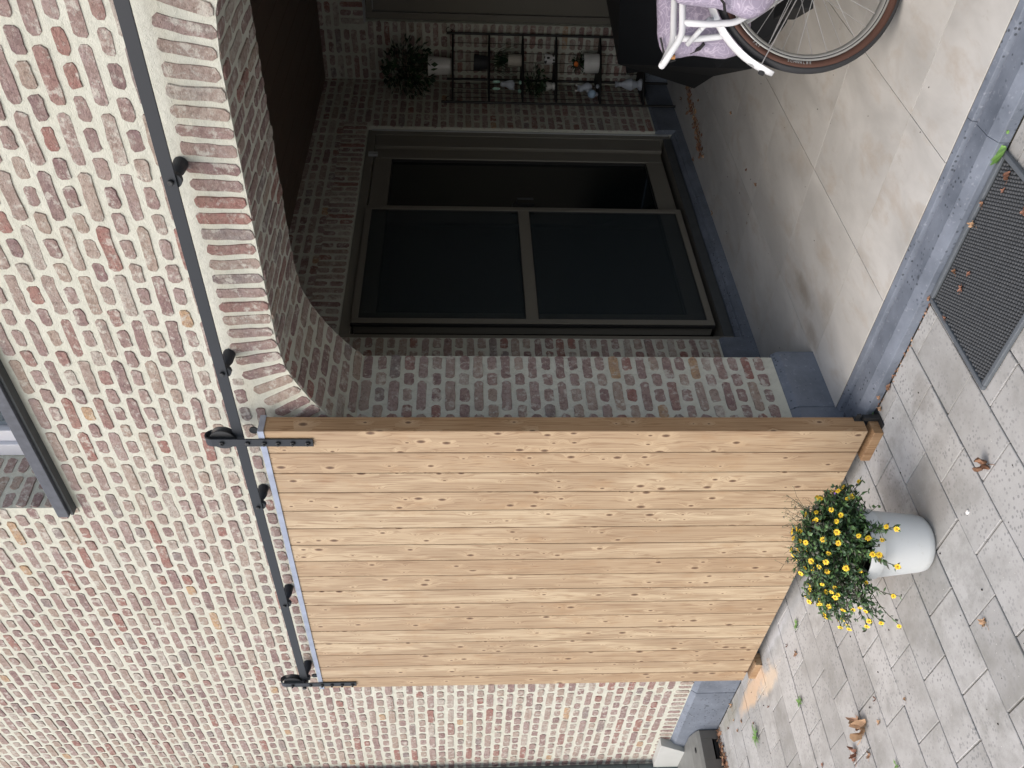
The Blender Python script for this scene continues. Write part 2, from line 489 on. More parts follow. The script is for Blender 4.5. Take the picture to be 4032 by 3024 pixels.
# ================================================================== mesh helpers
class MB:
    def __init__(s):
        s.v = []; s.f = []; s.mi = []; s.tone = []; s.cur = 0; s.t = 0.0; s.xf = None

    def verts(s, vs):
        b = len(s.v)
        for p in vs:
            p = Vector(p)
            if s.xf is not None:
                p = s.xf @ p
            s.v.append(p[:]); s.tone.append(s.t)
        return b

    def face(s, f):
        s.f.append(tuple(f)); s.mi.append(s.cur)

    def box(s, x0, x1, y0, y1, z0, z1):
        b = s.verts([(x0, y0, z0), (x1, y0, z0), (x1, y1, z0), (x0, y1, z0), (x0, y0, z1), (x1, y0, z1), (x1, y1, z1), (x0, y1, z1)])
        for f in ((0, 3, 2, 1), (4, 5, 6, 7), (0, 1, 5, 4), (1, 2, 6, 5), (2, 3, 7, 6), (3, 0, 4, 7)):
            s.face([b + i for i in f])
        return s

    def tube(s, pts, r, n=8, caps=True, closed=False, flat=1.0):
        pts = [Vector(p) for p in pts]
        rs = r if isinstance(r, (list, tuple)) else [r] * len(pts)
        m = len(pts)
        prev = None
        rings = []
        for i, p in enumerate(pts):
            if closed:
                d = (pts[(i + 1) % m] - pts[i - 1]).normalized()
            else:
                d = (pts[min(i + 1, m - 1)] - pts[max(i - 1, 0)]).normalized()
            if prev is None:
                a = d.cross(Vector((0, 0, 1)))
                if a.length < 1e-3:
                    a = d.cross(Vector((1, 0, 0)))
                a.normalize()
            else:
                a = (prev - d * prev.dot(d)).normalized()
            prev = a
            b = d.cross(a)
            rings.append(s.verts([p + (a * math.cos(2 * math.pi * k / n) + b * math.sin(2 * math.pi * k / n) * flat) * rs[i] for k in range(n)]))
        for i in range(m if closed else m - 1):
            q, w = rings[i], rings[(i + 1) % m]
            for k in range(n):
                s.face((q + k, q + (k + 1) % n, w + (k + 1) % n, w + k))
        if caps and not closed:
            s.face([rings[0] + k for k in range(n)][::-1])
            s.face([rings[-1] + k for k in range(n)])
        return s

    def lathe(s, prof, c=(0, 0, 0), axis='z', n=20, cap0=True, cap1=True):
        """prof: list of (radius, height along axis)"""
        c = Vector(c)
        rings = []
        for r, h in prof:
            ring = []
            for k in range(n):
                a = 2 * math.pi * k / n
                u, v = r * math.cos(a), r * math.sin(a)
                ring.append(c + Vector({'z': (u, v, h), 'y': (v, h, u), 'x': (h, u, v)}[axis]))
            rings.append(s.verts(ring))
        for i in range(len(rings) - 1):
            for k in range(n):
                s.face((rings[i] + k, rings[i] + (k + 1) % n, rings[i + 1] + (k + 1) % n, rings[i + 1] + k))
        if cap0:
            s.face([rings[0] + k for k in range(n)][::-1])
        if cap1:
            s.face([rings[-1] + k for k in range(n)])
        return s

    def prism(s, poly, fn, d0, d1):
        """poly of (a,b); fn(a,b,d) -> point; closed solid between depths d0, d1"""
        n = len(poly)
        b0 = s.verts([fn(a, b, d0) for a, b in poly])
        b1 = s.verts([fn(a, b, d1) for a, b in poly])
        s.face([b0 + i for i in range(n)][::-1])
        s.face([b1 + i for i in range(n)])
        for i in range(n):
            j = (i + 1) % n
            s.face((b0 + i, b0 + j, b1 + j, b1 + i))
        return s

    def ball(s, c, r, n=10, m=6, sc=(1, 1, 1)):
        prof = []
        c = Vector(c)
        rings = []
        for i in range(1, m):
            t = math.pi * i / m
            rings.append(s.verts([c + Vector((r * math.sin(t) * math.cos(2 * math.pi * k / n) * sc[0],
                                              r * math.sin(t) * math.sin(2 * math.pi * k / n) * sc[1], r * math.cos(t) * sc[2])) for k in range(n)]))
        top = s.verts([c + Vector((0, 0, r * sc[2]))]); bot = s.verts([c - Vector((0, 0, r * sc[2]))])
        for k in range(n):
            s.face((top, rings[0] + k, rings[0] + (k + 1) % n))
            s.face((bot, rings[-1] + (k + 1) % n, rings[-1] + k))
        for i in range(len(rings) - 1):
            for k in range(n):
                s.face((rings[i] + k, rings[i + 1] + k, rings[i + 1] + (k + 1) % n, rings[i] + (k + 1) % n))
        return s

    def mesh(s, name, mats, bevel=0.0, smooth=False, fix=True, seg=2):
        me = bpy.data.meshes.new(name)
        me.from_pydata(s.v, [], s.f)
        if not isinstance(mats, (list, tuple)):
            mats = [mats]
        for m in mats:
            me.materials.append(M[m])
        me.polygons.foreach_set('material_index', s.mi)
        if any(s.tone):
            at = me.attributes.new('tone', 'FLOAT', 'POINT')
            at.data.foreach_set('value', s.tone)
        if bevel or fix:
            bm = bmesh.new(); bm.from_mesh(me)
            if fix:
                bmesh.ops.recalc_face_normals(bm, faces=bm.faces)
            if bevel:
                es = [e for e in bm.edges if len(e.link_faces) == 2 and e.calc_face_angle(0) > 0.5]
                bmesh.ops.bevel(bm, geom=es, offset=bevel, segments=seg, profile=0.5, affect='EDGES', clamp_overlap=True)
            bm.to_mesh(me); bm.free()
        if smooth:
            me.polygons.foreach_set('use_smooth', [True] * len(me.polygons))
        me.update()
        return me

    def build(s, name, mats, parent=None, bevel=0.0, smooth=False, fix=True, seg=2):
        return link(name, s.mesh(name, mats, bevel, smooth, fix, seg), parent)


def link(name, me, parent=None):
    o = bpy.data.objects.new(name, me)
    COL.objects.link(o)
    if parent is not None:
        o.parent = parent
    return o


def tag(o, label=None, cat=None, group=None, kind=None):
    if label: o['label'] = label
    if cat: o['category'] = cat
    if group: o['group'] = group
    if kind: o['kind'] = kind
    return o


def thing(name, label, cat, loc=(0, 0, 0), group=None, rz=0.0):
    o = bpy.data.objects.new(name, None)
    o.empty_display_size = 0.1
    COL.objects.link(o)
    o.location = loc
    o.rotation_euler = (0, 0, rz)
    return tag(o, label, cat, group)


def local(o, parent):
    """child built in world coordinates under a moved empty"""
    o.matrix_parent_inverse = Matrix.Translation(-Vector(parent.location)) if parent.rotation_euler.z == 0 else parent.matrix_basis.inverted()
    return o


def px(p):
    """projection to 1024x768 render pixels, used only to rank pieces by size"""
    d = Vector(p) - Vector((0, 0, 1.6))
    z = d.dot(FV)
    if z < 0.1:
        return None
    a = d.dot(RV) * FPX / z; b = -d.dot(UV) * FPX / z
    return (b + 2016, 1512 - a, z)


# ================================================================== bricks
def brick_mesh(L, H, proud, seed, n=12, jit=0.0029):
    """one hand-made brick face: ragged rounded outline, proud of the joint"""
    rng = random.Random(seed)
    out = []
    nl = 3 if L > 0.12 else 2
    cr = [rng.uniform(0.007, 0.0125) for _ in range(4)]
    x1, y1 = L / 2, H / 2
    base = []
    for ci, (sx, sy) in enumerate(((1, 1), (-1, 1), (-1, -1), (1, -1))):
        c = cr[ci]
        p = [(sx * x1, sy * (y1 - c)), (sx * (x1 - c), sy * y1)]
        if ci % 2:
            p = p[::-1]
        base += p
        nx = cr[(ci + 1) % 4]
        if ci % 2 == 0:
            for k in range(nl):
                t = (k + 1) / (nl + 1)
                base.append((sx * (x1 * (1 - 2 * t)), sy * y1))
    n = len(base)
    drift = rng.uniform(-0.0015, 0.0015)
    for x, y in base:
        out.append((x + rng.uniform(-jit, jit) * 0.9, y + rng.uniform(-jit, jit) * 0.75 + drift * math.sin(x * 30)))
    mb = MB()
    r0 = mb.verts([(x * 1.0, y * 1.0, -0.006) for x, y in out])
    r1 = mb.verts([(x - math.copysign(0.0025, x), y - math.copysign(0.0025, y), proud + rng.uniform(-0.0008, 0.0008)) for x, y in out])
    c = mb.verts([(rng.uniform(-0.01, 0.01), 0, proud + rng.uniform(-0.0005, 0.0015))])
    for k in range(n):
        j = (k + 1) % n
        mb.face((r0 + k, r0 + j, r1 + j, r1 + k))
        mb.face((r1 + k, r1 + j, c))
    return mb


STRETCH = [brick_mesh(0.170, 0.0425, 0.0035, 100 + i) for i in range(18)]
HEADER = [brick_mesh(0.078, 0.0425, 0.0035, 200 + i) for i in range(18)]
ST_ME = [b.mesh('brick', 'brick', fix=False) for b in STRETCH]
HD_ME = [b.mesh('brick', 'brick', fix=False) for b in HEADER]


class BrickSet:
    """collects the bricks of one wall; the largest 300 in view become parts, the rest one stuff mesh"""
    def __init__(s):
        s.items = []

    def add(s, o, A, B, Nn, L, H, rng, long_=None):
        """brick centred at o, length L along A, height H along B, facing Nn"""
        is_s = (L > 0.115) if long_ is None else long_
        base = (0.172 if is_s else 0.079)
        j = rng.uniform(-0.012, 0.012)
        A2 = (A * math.cos(j) + B * math.sin(j)); B2 = (B * math.cos(j) - A * math.sin(j))
        o = o + Nn * rng.uniform(-0.0025, 0.002)
        sx = L / base; sy = H / 0.0425
        m = Matrix(((A2.x * sx, B2.x * sy, Nn.x, o.x), (A2.y * sx, B2.y * sy, Nn.y, o.y), (A2.z * sx, B2.z * sy, Nn.z, o.z), (0, 0, 0, 1)))
        q = px(o)
        area = 0.0
        if q and -40 < q[0] < 4072 and -40 < q[1] < 3064:
            area = L * H * abs(Nn.dot((Vector((0, 0, 1.6)) - o).normalized())) / q[2] ** 2
        s.items.append((area, is_s, rng.randrange(18), m, q))

    def build(s, parent, hide=None, limit=300, name='brick'):
        def score(it):
            return 0.0 if (hide and it[4] and hide(it[4])) else it[0]
        its = sorted(s.items, key=score, reverse=True)
        for area, is_s, k, m, q in its[:limit]:
            o = local(link(name, (ST_ME if is_s else HD_ME)[k], parent), parent)
            o.matrix_basis = m
        rest = its[limit:]
        if rest:
            mb = MB()
            for area, is_s, k, m, q in rest:
                src = (STRETCH if is_s else HEADER)[k]
                mb.xf = m; mb.t = random.random()
                b = mb.verts(src.v)
                for f in src.f:
                    mb.face([b + i for i in f])
            mb.xf = None
            o = local(mb.build(name, 'brick', parent, fix=False), parent)
            o['kind'] = 'stuff'


CP = 0.0575          # course height
BH = 0.0405
Z0S = 3.029          # centre of one stretcher course on the facade


def jog(rng, a):
    return rng.uniform(-a, a)


# ---- arch line (intrados) of the opening
XC = -1.57
half = [(0.50, 2.232), (0.622, 2.220), (0.700, 2.195), (0.792, 2.151), (0.880, 2.095), (0.940, 2.050), (0.99, 2.005)]
XL, XR = XC - 0.99, XC + 0.99            # jambs of the opening
arch = [(XC - d, z) for d, z in half[::-1]] + [(XC - 0.25, 2.233), (XC, 2.233), (XC + 0.25, 2.233)] + [(XC + d, z) for d, z in half]
YB = 2.69                               # back of the facade wall
VH = 0.155


def arch_z(x):
    for (x0, z0), (x1, z1) in zip(arch, arch[1:]):
        if x0 <= x <= x1:
            return z0 + (z1 - z0) * (x - x0) / (x1 - x0)
    return 0.0


# extrados offset curve
def offs(i, d):
    p = Vector(arch[i])
    a = Vector(arch[max(i - 1, 0)]); b = Vector(arch[min(i + 1, len(arch) - 1)])
    t = (b - a).normalized()
    n = Vector((-t.y, t.x))
    return p + n * d


ext = [offs(i, VH + 0.012) for i in range(len(arch))]


def ext_z(x):
    best = 0.0
    for a, b in zip(ext, ext[1:]):
        if min(a.x, b.x) <= x <= max(a.x, b.x):
            best = max(best, a.y + (b.y - a.y) * (x - a.x) / ((b.x - a.x) or 1))
    return best


# ================================================================== FACADE WALL
fac = thing('facade_wall', 'pale pink and red brick facade with thick lime joints and a flat arch over the porch', 'brick wall', (-3.2, W, 0))
ZT = 5.2
mb = MB()
# front skin (mortar), left of the upper window and left of the opening
WX0, WX1, WZ0, WZ1 = -3.02, -1.0, 3.24, 4.9


def quad(mb, pts):
    b = mb.verts(pts)
    mb.face([b + i for i in range(len(pts))])


PZ = 0.255   # plinth top
quad(mb, [(-9, W, PZ), (WX0, W, PZ), (WX0, W, ZT), (-9, W, ZT)])
quad(mb, [(WX0, W, PZ), (XL, W, PZ), (XL, W, WZ0), (WX0, W, WZ0)])
quad(mb, [(XR, W, PZ), (3.0, W, PZ), (3.0, W, ZT), (XR, W, ZT)])
for (x0, z0), (x1, z1) in zip(arch, arch[1:]):
    quad(mb, [(x0, W, z0), (x1, W, z1), (x1, W, WZ0), (x0, W, WZ0)])
quad(mb, [(WX0, W, WZ1), (XR, W, WZ1), (XR, W, ZT), (WX0, W, ZT)])
quad(mb, [(WX1, W, WZ0), (XR, W, WZ0), (XR, W, WZ1), (WX1, W, WZ1)])
# jambs of the porch opening, soffit of the arch, jambs of the upper window
for X in (XL, XR):
    quad(mb, [(X, W, PZ), (X, YB, PZ), (X, YB, arch[0][1]), (X, W, arch[0][1])])
for (x0, z0), (x1, z1) in zip(arch, arch[1:]):
    quad(mb, [(x0, W, z0), (x1, W, z1), (x1, YB, z1), (x0, YB, z0)])
for X in (WX0, WX1):
    quad(mb, [(X, W, WZ0), (X, 2.70, WZ0), (X, 2.70, WZ1), (X, W, WZ1)])
quad(mb, [(WX0, W, WZ1), (WX1, W, WZ1), (WX1, 2.70, WZ1), (WX0, 2.70, WZ1)])
# inner face
quad(mb, [(-3.03, YB, 0), (XL, YB, 0), (XL, YB, 2.62), (-3.03, YB, 2.62)])
quad(mb, [(XR, YB, 0), (0.6, YB, 0), (0.6, YB, 2.62), (XR, YB, 2.62)])
for (x0, z0), (x1, z1) in zip(arch, arch[1:]):
    quad(mb, [(x0, YB, z0), (x1, YB, z1), (x1, YB, 2.62), (x0, YB, 2.62)])
# top and ends so that the wall is a solid
quad(mb, [(-9, W, ZT), (3, W, ZT), (3, YB + 0.2, ZT), (-9, YB + 0.2, ZT)])
quad(mb, [(-9, W, 0), (-9, YB, 0), (-9, YB, ZT), (-9, W, ZT)])
quad(mb, [(3, W, 0), (3, YB, 0), (3, YB, ZT), (3, W, ZT)])
mort = local(mb.build('mortar_joints', 'mortar', fac), fac)

bs = BrickSet()
rng = random.Random(11)
XV, ZV, YV = Vector((1, 0, 0)), Vector((0, 0, 1)), Vector((0, 1, 0))
SP = 0.1885


def spans(z):
    """x ranges free for bricks on the facade at course height z"""
    full = [(-8.6, 2.6)]
    cut = []
    e = 0.5 * BH
    # arch and opening
    if z - e < 2.40:
        xs = [x / 200 for x in range(-640, 100)]
        ins = [x for x in xs if (XL - 0.05 < x < XR + 0.05) and (z - e < ext_z(x) or z < 2.01)]
        ins += [x for x in xs if z - e < ext_z(x) and (x <= XL + .05 or x >= XR - .05)]
        if z < 2.01:
            ins += [XL, XR]
        if ins:
            lo, hi = min(ins), max(ins)
            if z < 2.0:
                lo, hi = XL + 0.0, XR - 0.0
            if z >= 2.0 or True:
                lo = lo - (0.012 if z >= 2.0 else 0.0); hi = hi + (0.012 if z >= 2.0 else 0.0)
            cut.append((lo, hi))
    if 3.185 < z + e and z - e < WZ1:
        cut.append((WX0 if z - e > 3.24 else WX0 + 0.005, WX1))
    res = []
    for a, b in full:
        cur = a
        for c, d in sorted(cut):
            res.append((cur, c)); cur = d
        res.append((cur, b))
    return res


k = -40
zs = []
z = Z0S
while z > 0.40:
    z -= CP
while z < 5.1:
    idx = round((z - Z0S) / CP)
    zs.append((z, idx % 2 == 0))
    z += CP
for z, is_s in zs:
    pit = SP if is_s else SP / 2
    for a, b in spans(z):
        i0 = math.floor((a + 2.443) / pit) - 1
        i1 = math.ceil((b + 2.443) / pit) + 1
        for i in range(i0, i1 + 1):
            c = -2.443 + i * pit
            L = pit - 0.0165 + jog(rng, 0.004)
            lo, hi = max(c - L / 2, a), min(c + L / 2, b)
            if hi - lo < 0.028:
                continue
            # let bricks at a free edge run to it
            if c < -5.9 and z < 0.2:
                continue
            bs.add(Vector(((lo + hi) / 2, W, z + jog(rng, 0.0022))), XV, ZV, -YV, hi - lo, BH + jog(rng, 0.003), rng)
# row of bricks on edge above the plinth
x = -6.4
while x < XL - 0.03:
    bs.add(Vector((x, W, 0.301 + jog(rng, 0.004))), ZV, -XV, -YV, 0.083 + jog(rng, .006), 0.036 + jog(rng, 0.005), rng, False)
    x += 0.0545
# left jamb of the opening, visible beside the door
z = 1.523
while z > 0.31:
    z -= CP
zt = 0.285
alt = 0
zz = []
zc = 1.523
while zc > PZ + 0.03:
    zc -= 0.0573
zc += 0.0573
idx = round((zc - 1.523) / 0.0573)
while zc < 2.02:
    zz.append((zc, idx % 2 == 0)); zc += 0.0573; idx += 1
for z, is_s in zz:
    segs = [(2.69, 2.556), (2.541, 2.373), (2.358, 2.252)] if is_s else [(2.69, 2.605), (2.588, 2.515), (2.500, 2.424), (2.408, 2.335), (2.320, 2.252)]
    for y1, y0 in segs:
        bs.add(Vector((XL, (y0 + y1) / 2, z + jog(rng, 0.002))), YV, ZV, XV, (y1 - y0) + jog(rng, 0.003), 0.042 + jog(rng, 0.003), rng)
# soffit of the arch: courses run through the depth
pts = [Vector(p) for p in arch]
seglen = [(b - a).length for a, b in zip(pts, pts[1:])]
tot = sum(seglen)


def along(s):
    for a, b, l in zip(pts, pts[1:], seglen):
        if s <= l:
            return a + (b - a) * (s / l), (b - a).normalized()
        s -= l
    return pts[-1], (pts[-1] - pts[-2]).normalized()


nv = round(tot / CP)
for i in range(nv):
    p, t = along((i + 0.5) * tot / nv)
    # smooth tangent
    p2, t2 = along(min(tot, (i + 1.4) * tot / nv)); p1, t1 = along(max(0, (i - 0.4) * tot / nv))
    t = (p2 - p1).normalized()
    n = Vector((-t.y, t.x))                       # upward
    # the fan opens evenly from the middle outwards
    T = Vector((t.x, 0, t.y)); Nn = Vector((-n.x, 0, -n.y))
    # soffit bricks
    segs = [(2.252, 2.40), (2.416, 2.585), (2.60, 2.69)] if i % 2 else [(2.252, 2.33), (2.346, 2.515), (2.53, 2.69)]
    for y0, y1 in segs:
        bs.add(Vector((p.x, (y0 + y1) / 2, p.y)), YV, T if YV.cross(T).dot(Nn) > 0 else -T, Nn, (y1 - y0) + jog(rng, 0.003), 0.041 + jog(rng, 0.003), rng)
    # voussoir on the face
    up = (n + Vector(((p.x - XC) * 0.20, 0))).normalized()
    U = Vector((up.x, 0, up.y)); T2 = Vector((up.y, 0, -up.x))
    c = Vector((p.x, W - 0.001, p.y)) + U * (VH / 2 + 0.004)
    bs.add(c, U, -T2, -YV, VH + 0.005 + jog(rng, 0.007), 0.0425 + jog(rng, 0.0035), rng, True)
# jamb of the upper window
z = 3.30
j = 0
while z < 4.8:
    segs = [(2.252, 2.33), (2.345, 2.42), (2.435, 2.52)] if j % 2 else [(2.252, 2.415), (2.43, 2.52)]
    for y0, y1 in segs:
        bs.add(Vector((WX0, (y0 + y1) / 2, z)), YV, ZV, XV, y1 - y0, 0.042, rng)
    z += CP; j += 1


def behind_door(q):
    x, y = q[0], q[1]
    return 1060 < x < 3300 and 1700 < y < 2690


bs.build(fac, behind_door)

# ================================================================== PLINTH, DOORSTEP
pl = thing('plinth_course', 'blue-grey stone plinth along the foot of the brick facade, left of the sliding door', 'plinth', (-4.6, W, 0))
for x0, x1 in ((-7.4, -4.806), (-4.800, -3.66), (-3.654, XL - 0.005)):
    mb = MB()
    mb.prism([(W - 0.022, 0.0), (W + 0.05, 0.0), (W + 0.05, PZ + 0.002), (W - 0.002, PZ + 0.002), (W - 0.022, PZ - 0.026)],
             lambda a, b, d: (d, a, b), x0, x1)
    local(mb.build('plinth_stone', 'blue_stone', pl, bevel=0.0015), pl)
jb = thing('jamb_plinth_block', 'blue-grey stone block at the foot of the brick pier beside the doorstep', 'stone block', (XL, 2.5, 0))
mb = MB()
mb.prism([(XL - 0.02, 0.0), (XL + 0.018, 0.0), (XL + 0.018, 0.225), (XL - 0.001, PZ + 0.0), (XL - 0.02, PZ)], lambda a, b, d: (a, d, b), 2.385, 2.712)
mb.box(XL - 0.4, XL - 0.022, YB + 0.002, 2.712, 0.0, PZ)
local(mb.build('block', 'blue_stone', jb, bevel=0.004), jb)
mb = MB()
mb.prism([(XL - 0.02, 0.0), (XL + 0.018, 0.0), (XL + 0.018, 0.225), (XL - 0.001, PZ + 0.0), (XL - 0.02, PZ)], lambda a, b, d: (a, d, b), W - 0.022, 2.381)
local(mb.build('front_block', 'blue_stone', jb, bevel=0.003), jb)

ds = thing('doorstep', 'long blue-grey stone doorstep with a groove and dark pits along the porch floor', 'doorstep', (-1.57, 2.3, 0))
prof = [(W - 0.02, 0.0), (W - 0.02, 0.034), (W + 0.018, 0.052), (W + 0.088, 0.055), (W + 0.092, 0.046), (W + 0.102, 0.046), (W + 0.106, 0.062), (W + 0.128, 0.068), (W + 0.128, 0.0)]
for x0, x1 in ((-2.541, -1.2555), (-1.2545, XR)):
    mb = MB(); mb.prism(prof, lambda a, b, d: (d, a, b), x0, x1)
    local(mb.build('step_stone', 'blue_stone', ds, bevel=0.0018), ds)

# ================================================================== GROUND
gr = MB().box(-60, 60, -60, 60, -0.5, -0.05).build('ground', 'earth')
tag(gr, kind='structure')
base_ = MB().box(-9.0, 6.0, -4.0, W - 0.005, -0.04, -0.007).build('paving_bed', 'joint_sand')
tag(base_, kind='structure')
pav = thing('paving', None, None)
tag(pav, kind='structure')
PW, PLN = 0.1865, 0.2795
PME = []
for i in range(14):
    r_ = random.Random(900 + i)
    mb = MB()
    a, b = PW / 2 - 0.0026, PLN / 2 - 0.0026
    j = lambda: r_.uniform(-0.0012, 0.0012)
    c = [(-a + j(), -b + j()), (a + j(), -b + j()), (a + j(), b + j()), (-a + j(), b + j())]
    mb.prism(c, lambda x, y, d: (x, y, d), -0.045, 0.0)
    PME.append(mb.mesh('paver', 'paver', bevel=0.0018, seg=1))
rng = random.Random(5)
pcs = []
col = 0
for ci in range(-14, 36):
    x = -2.0525 - ci * PW - PW / 2 + PW
    xx = -2.0525 - PW / 2 - ci * PW
    y0 = 1.467 + (PLN / 2 if ci % 2 else 0.0)
    for ri in range(-14, 4):
        y = y0 + ri * PLN + PLN / 2
        ylo, yhi = y - PLN / 2, y + PLN / 2
        top = W - 0.024
        if ylo > top - 0.02:
            continue
        sc = 1.0
        if yhi > top:
            sc = (top - ylo) / PLN; y = (top + ylo) / 2
        q = px((xx, y, 0))
        ar = 0
        if q and -250 < q[0] < 4300 and -250 < q[1] < 3300:
            ar = 1 / q[2] ** 3
        pcs.append((ar, xx, y, sc))
pcs.sort(reverse=True)
for ar, x, y, sc in pcs[:290]:
    if ar == 0:
        continue
    o = link('paver', PME[rng.randrange(14)], pav)
    o.location = (x, y, jog(rng, 0.0018))
    o.scale = (1, sc, 1)
    o.rotation_euler = (jog(rng, 0.006), jog(rng, 0.006), jog(rng, 0.004))
mb = MB()
for k_, (ar, x, y, sc) in enumerate(pcs):
    if k_ < 290 and ar != 0:
        continue
    mb.t = rng.random()
    mb.box(x - PW / 2 + .002, x + PW / 2 - .002, y - (PLN / 2 - .002) * sc, y + (PLN / 2 - .002) * sc, -0.03, jog(rng, 0.0015))
o = mb.build('paver', 'paver', pav); o['kind'] = 'stuff'

# porch floor
FZ = 0.07
bed = MB().box(-3.1, 0.6, W + 0.13, 6.3, -0.04, FZ - 0.003).build('porch_floor_bed', 'grout')
tag(bed, kind='structure')
fl = thing('porch_floor', None, None); tag(fl, kind='structure')
TX, TY = 0.5675, 0.5790
for ci in range(-4, 5):
    x0 = -1.9805 + ci * TX
    x1 = x0 + TX
    ys = [2.685 + k_ * TY for k_ in range(-1, 7)]
    for y0 in ys:
        y1 = y0 + TY
        a, b = max(x0, -3.02), min(x1, 0.6)
        c, d = max(y0, W + 0.130), min(y1, 6.12)
        if b - a < 0.03 or d - c < 0.03:
            continue
        mb = MB(); mb.box(-(b - a) / 2 + .0012, (b - a) / 2 - .0012, -(d - c) / 2 + .0012, (d - c) / 2 - .0012, -0.01, 0)
        o = mb.build('floor_tile', 'floor_tile', fl)
        o.location = ((a + b) / 2, (c + d) / 2, FZ + jog(rng, 0.0003))

# ================================================================== PORCH SIDE WALL (left)
XS, YC, ZC = -3.03, 6.12, 2.585
WY0, WY1, WZB, WZTOP = 3.318, 5.445, 0.24, 2.225
sw = thing('porch_side_wall', 'shaded brick wall on the left inside the porch, with a lintel of upright bricks', 'brick wall', (XS, 4.4, 0))
mb = MB()
quad(mb, [(XS, YB, 0), (XS, WY0, 0), (XS, WY0, WZTOP), (XS, YB, WZTOP)])
quad(mb, [(XS, WY1, 0), (XS, YC, 0), (XS, YC, WZTOP), (XS, WY1, WZTOP)])
quad(mb, [(XS, YB, WZTOP), (XS, YC, WZTOP), (XS, YC, ZC + .05), (XS, YB, ZC + .05)])
for Y in (WY0, WY1):
    quad(mb, [(XS, Y, 0), (XS - 0.25, Y, 0), (XS - 0.25, Y, WZTOP), (XS, Y, WZTOP)])
quad(mb, [(XS, WY0, WZTOP), (XS, WY1, WZTOP), (XS - 0.25, WY1, WZTOP), (XS - 0.25, WY0, WZTOP)])
local(mb.build('mortar_joints', 'mortar', sw), sw)
bs = BrickSet(); rng = random.Random(21)
Nx = XV
zc = PZ + 0.03
k_ = 0
while zc < ZC:
    is_s = k_ % 2 == 0
    pit = SP if is_s else SP / 2
    # free ranges along y
    if zc < WZTOP - 0.01:
        rs = [(YB + 0.005, WY0), (WY1, YC - 0.006)]
    elif zc < 2.40:
        rs = [(YB + 0.005, WY0 - 0.05), (WY1 + 0.05, YC - 0.006)]
    else:
        rs = [(YB + 0.005, YC - 0.006)]
    for a, b in rs:
        # start full bricks from the window edge
        if b == WY0:
            edges = []; y = b
            y = b + 0.0
            first = pit if is_s else pit
            while y > a:
                edges.append((max(a, y - pit + 0.0155), y)); y -= pit
        else:
            edges = []; y = a
            while y < b:
                edges.append((y, min(b, y + pit - 0.0155))); y += pit
        for y0, y1 in edges:
            if y1 - y0 < 0.025:
                continue
            bs.add(Vector((XS, (y0 + y1) / 2, zc + jog(rng, .002))), YV, ZV, Nx, y1 - y0 + jog(rng, .004), 0.042 + jog(rng, .003), rng)
    zc += 0.0573; k_ += 1
# upright lintel bricks
y = WY0 - 0.03
i = 0
while y < WY1 + 0.04:
    if i % 2:
        bs.add(Vector((XS, y, 2.312)), ZV, -YV, Nx, 0.168 + jog(rng, .006), 0.041, rng, True)
    else:
        bs.add(Vector((XS, y, 2.268)), ZV, -YV, Nx, 0.077, 0.041, rng, False)
        bs.add(Vector((XS, y, 2.356)), ZV, -YV, Nx, 0.077, 0.041, rng, False)
    y += 0.0575; i += 1
bs.build(sw)
# stone at the foot of the side wall
ps = thing('side_wall_plinth', 'blue stone sill and corner blocks under the porch side windows', 'stone sill', (XS, 4.4, FZ))


def side_stone(y0, y1, prof_, nm='stone'):
    mb_ = MB(); mb_.prism(prof_, lambda a, b, d: (a, d, b), y0, y1)
    return local(mb_.build(nm, 'blue_stone', ps, bevel=0.0025), ps)


pp = [(XS - 0.02, FZ - 0.01), (XS + 0.016, FZ - 0.01), (XS + 0.016, PZ - 0.02), (XS - 0.002, PZ), (XS - 0.02, PZ)]
side_stone(2.714, WY0 + 0.004, pp, 'corner_block')
side_stone(WY1 - 0.004, YC, pp, 'corner_block')
sp_ = [(XS - 0.22, FZ - 0.01), (XS + 0.016, FZ - 0.01), (XS + 0.016, 0.112), (XS + 0.008, 0.122), (XS - 0.002, 0.123), (XS - 0.003, 0.129), (XS - 0.03, 0.146), (XS - 0.22, 0.150)]
side_stone(WY0 + 0.007, 4.42, sp_, 'sill_stone')
side_stone(4.424, WY1 - 0.007, [(a, b - 0.002) for a, b in sp_], 'sill_stone')

# ================================================================== PORCH BACK WALL
bw = thing('porch_back_wall', 'dark shaded brick wall at the back of the porch behind the iron shelf', 'brick wall', (-2.0, YC, 0))
DX0, DZ1 = -2.60, 2.27
mb = MB()
quad(mb, [(XS, YC, 0), (DX0, YC, 0), (DX0, YC, DZ1), (XS, YC, DZ1)])
quad(mb, [(XS, YC, DZ1), (0.6, YC, DZ1), (0.6, YC, ZC + .05), (XS, YC, ZC + .05)])
quad(mb, [(-0.4, YC, 0), (0.6, YC, 0), (0.6, YC, DZ1), (-0.4, YC, DZ1)])
quad(mb, [(DX0, YC, 0), (DX0, YC + 0.2, 0), (DX0, YC + 0.2, DZ1), (DX0, YC, DZ1)])
quad(mb, [(DX0, YC, DZ1), (DX0, YC + 0.2, DZ1), (-0.4, YC + 0.2, DZ1), (-0.4, YC, DZ1)])
local(mb.build('mortar_joints', 'mortar', bw), bw)
bs = BrickSet(); rng = random.Random(31)
zc = PZ + 0.03; k_ = 0
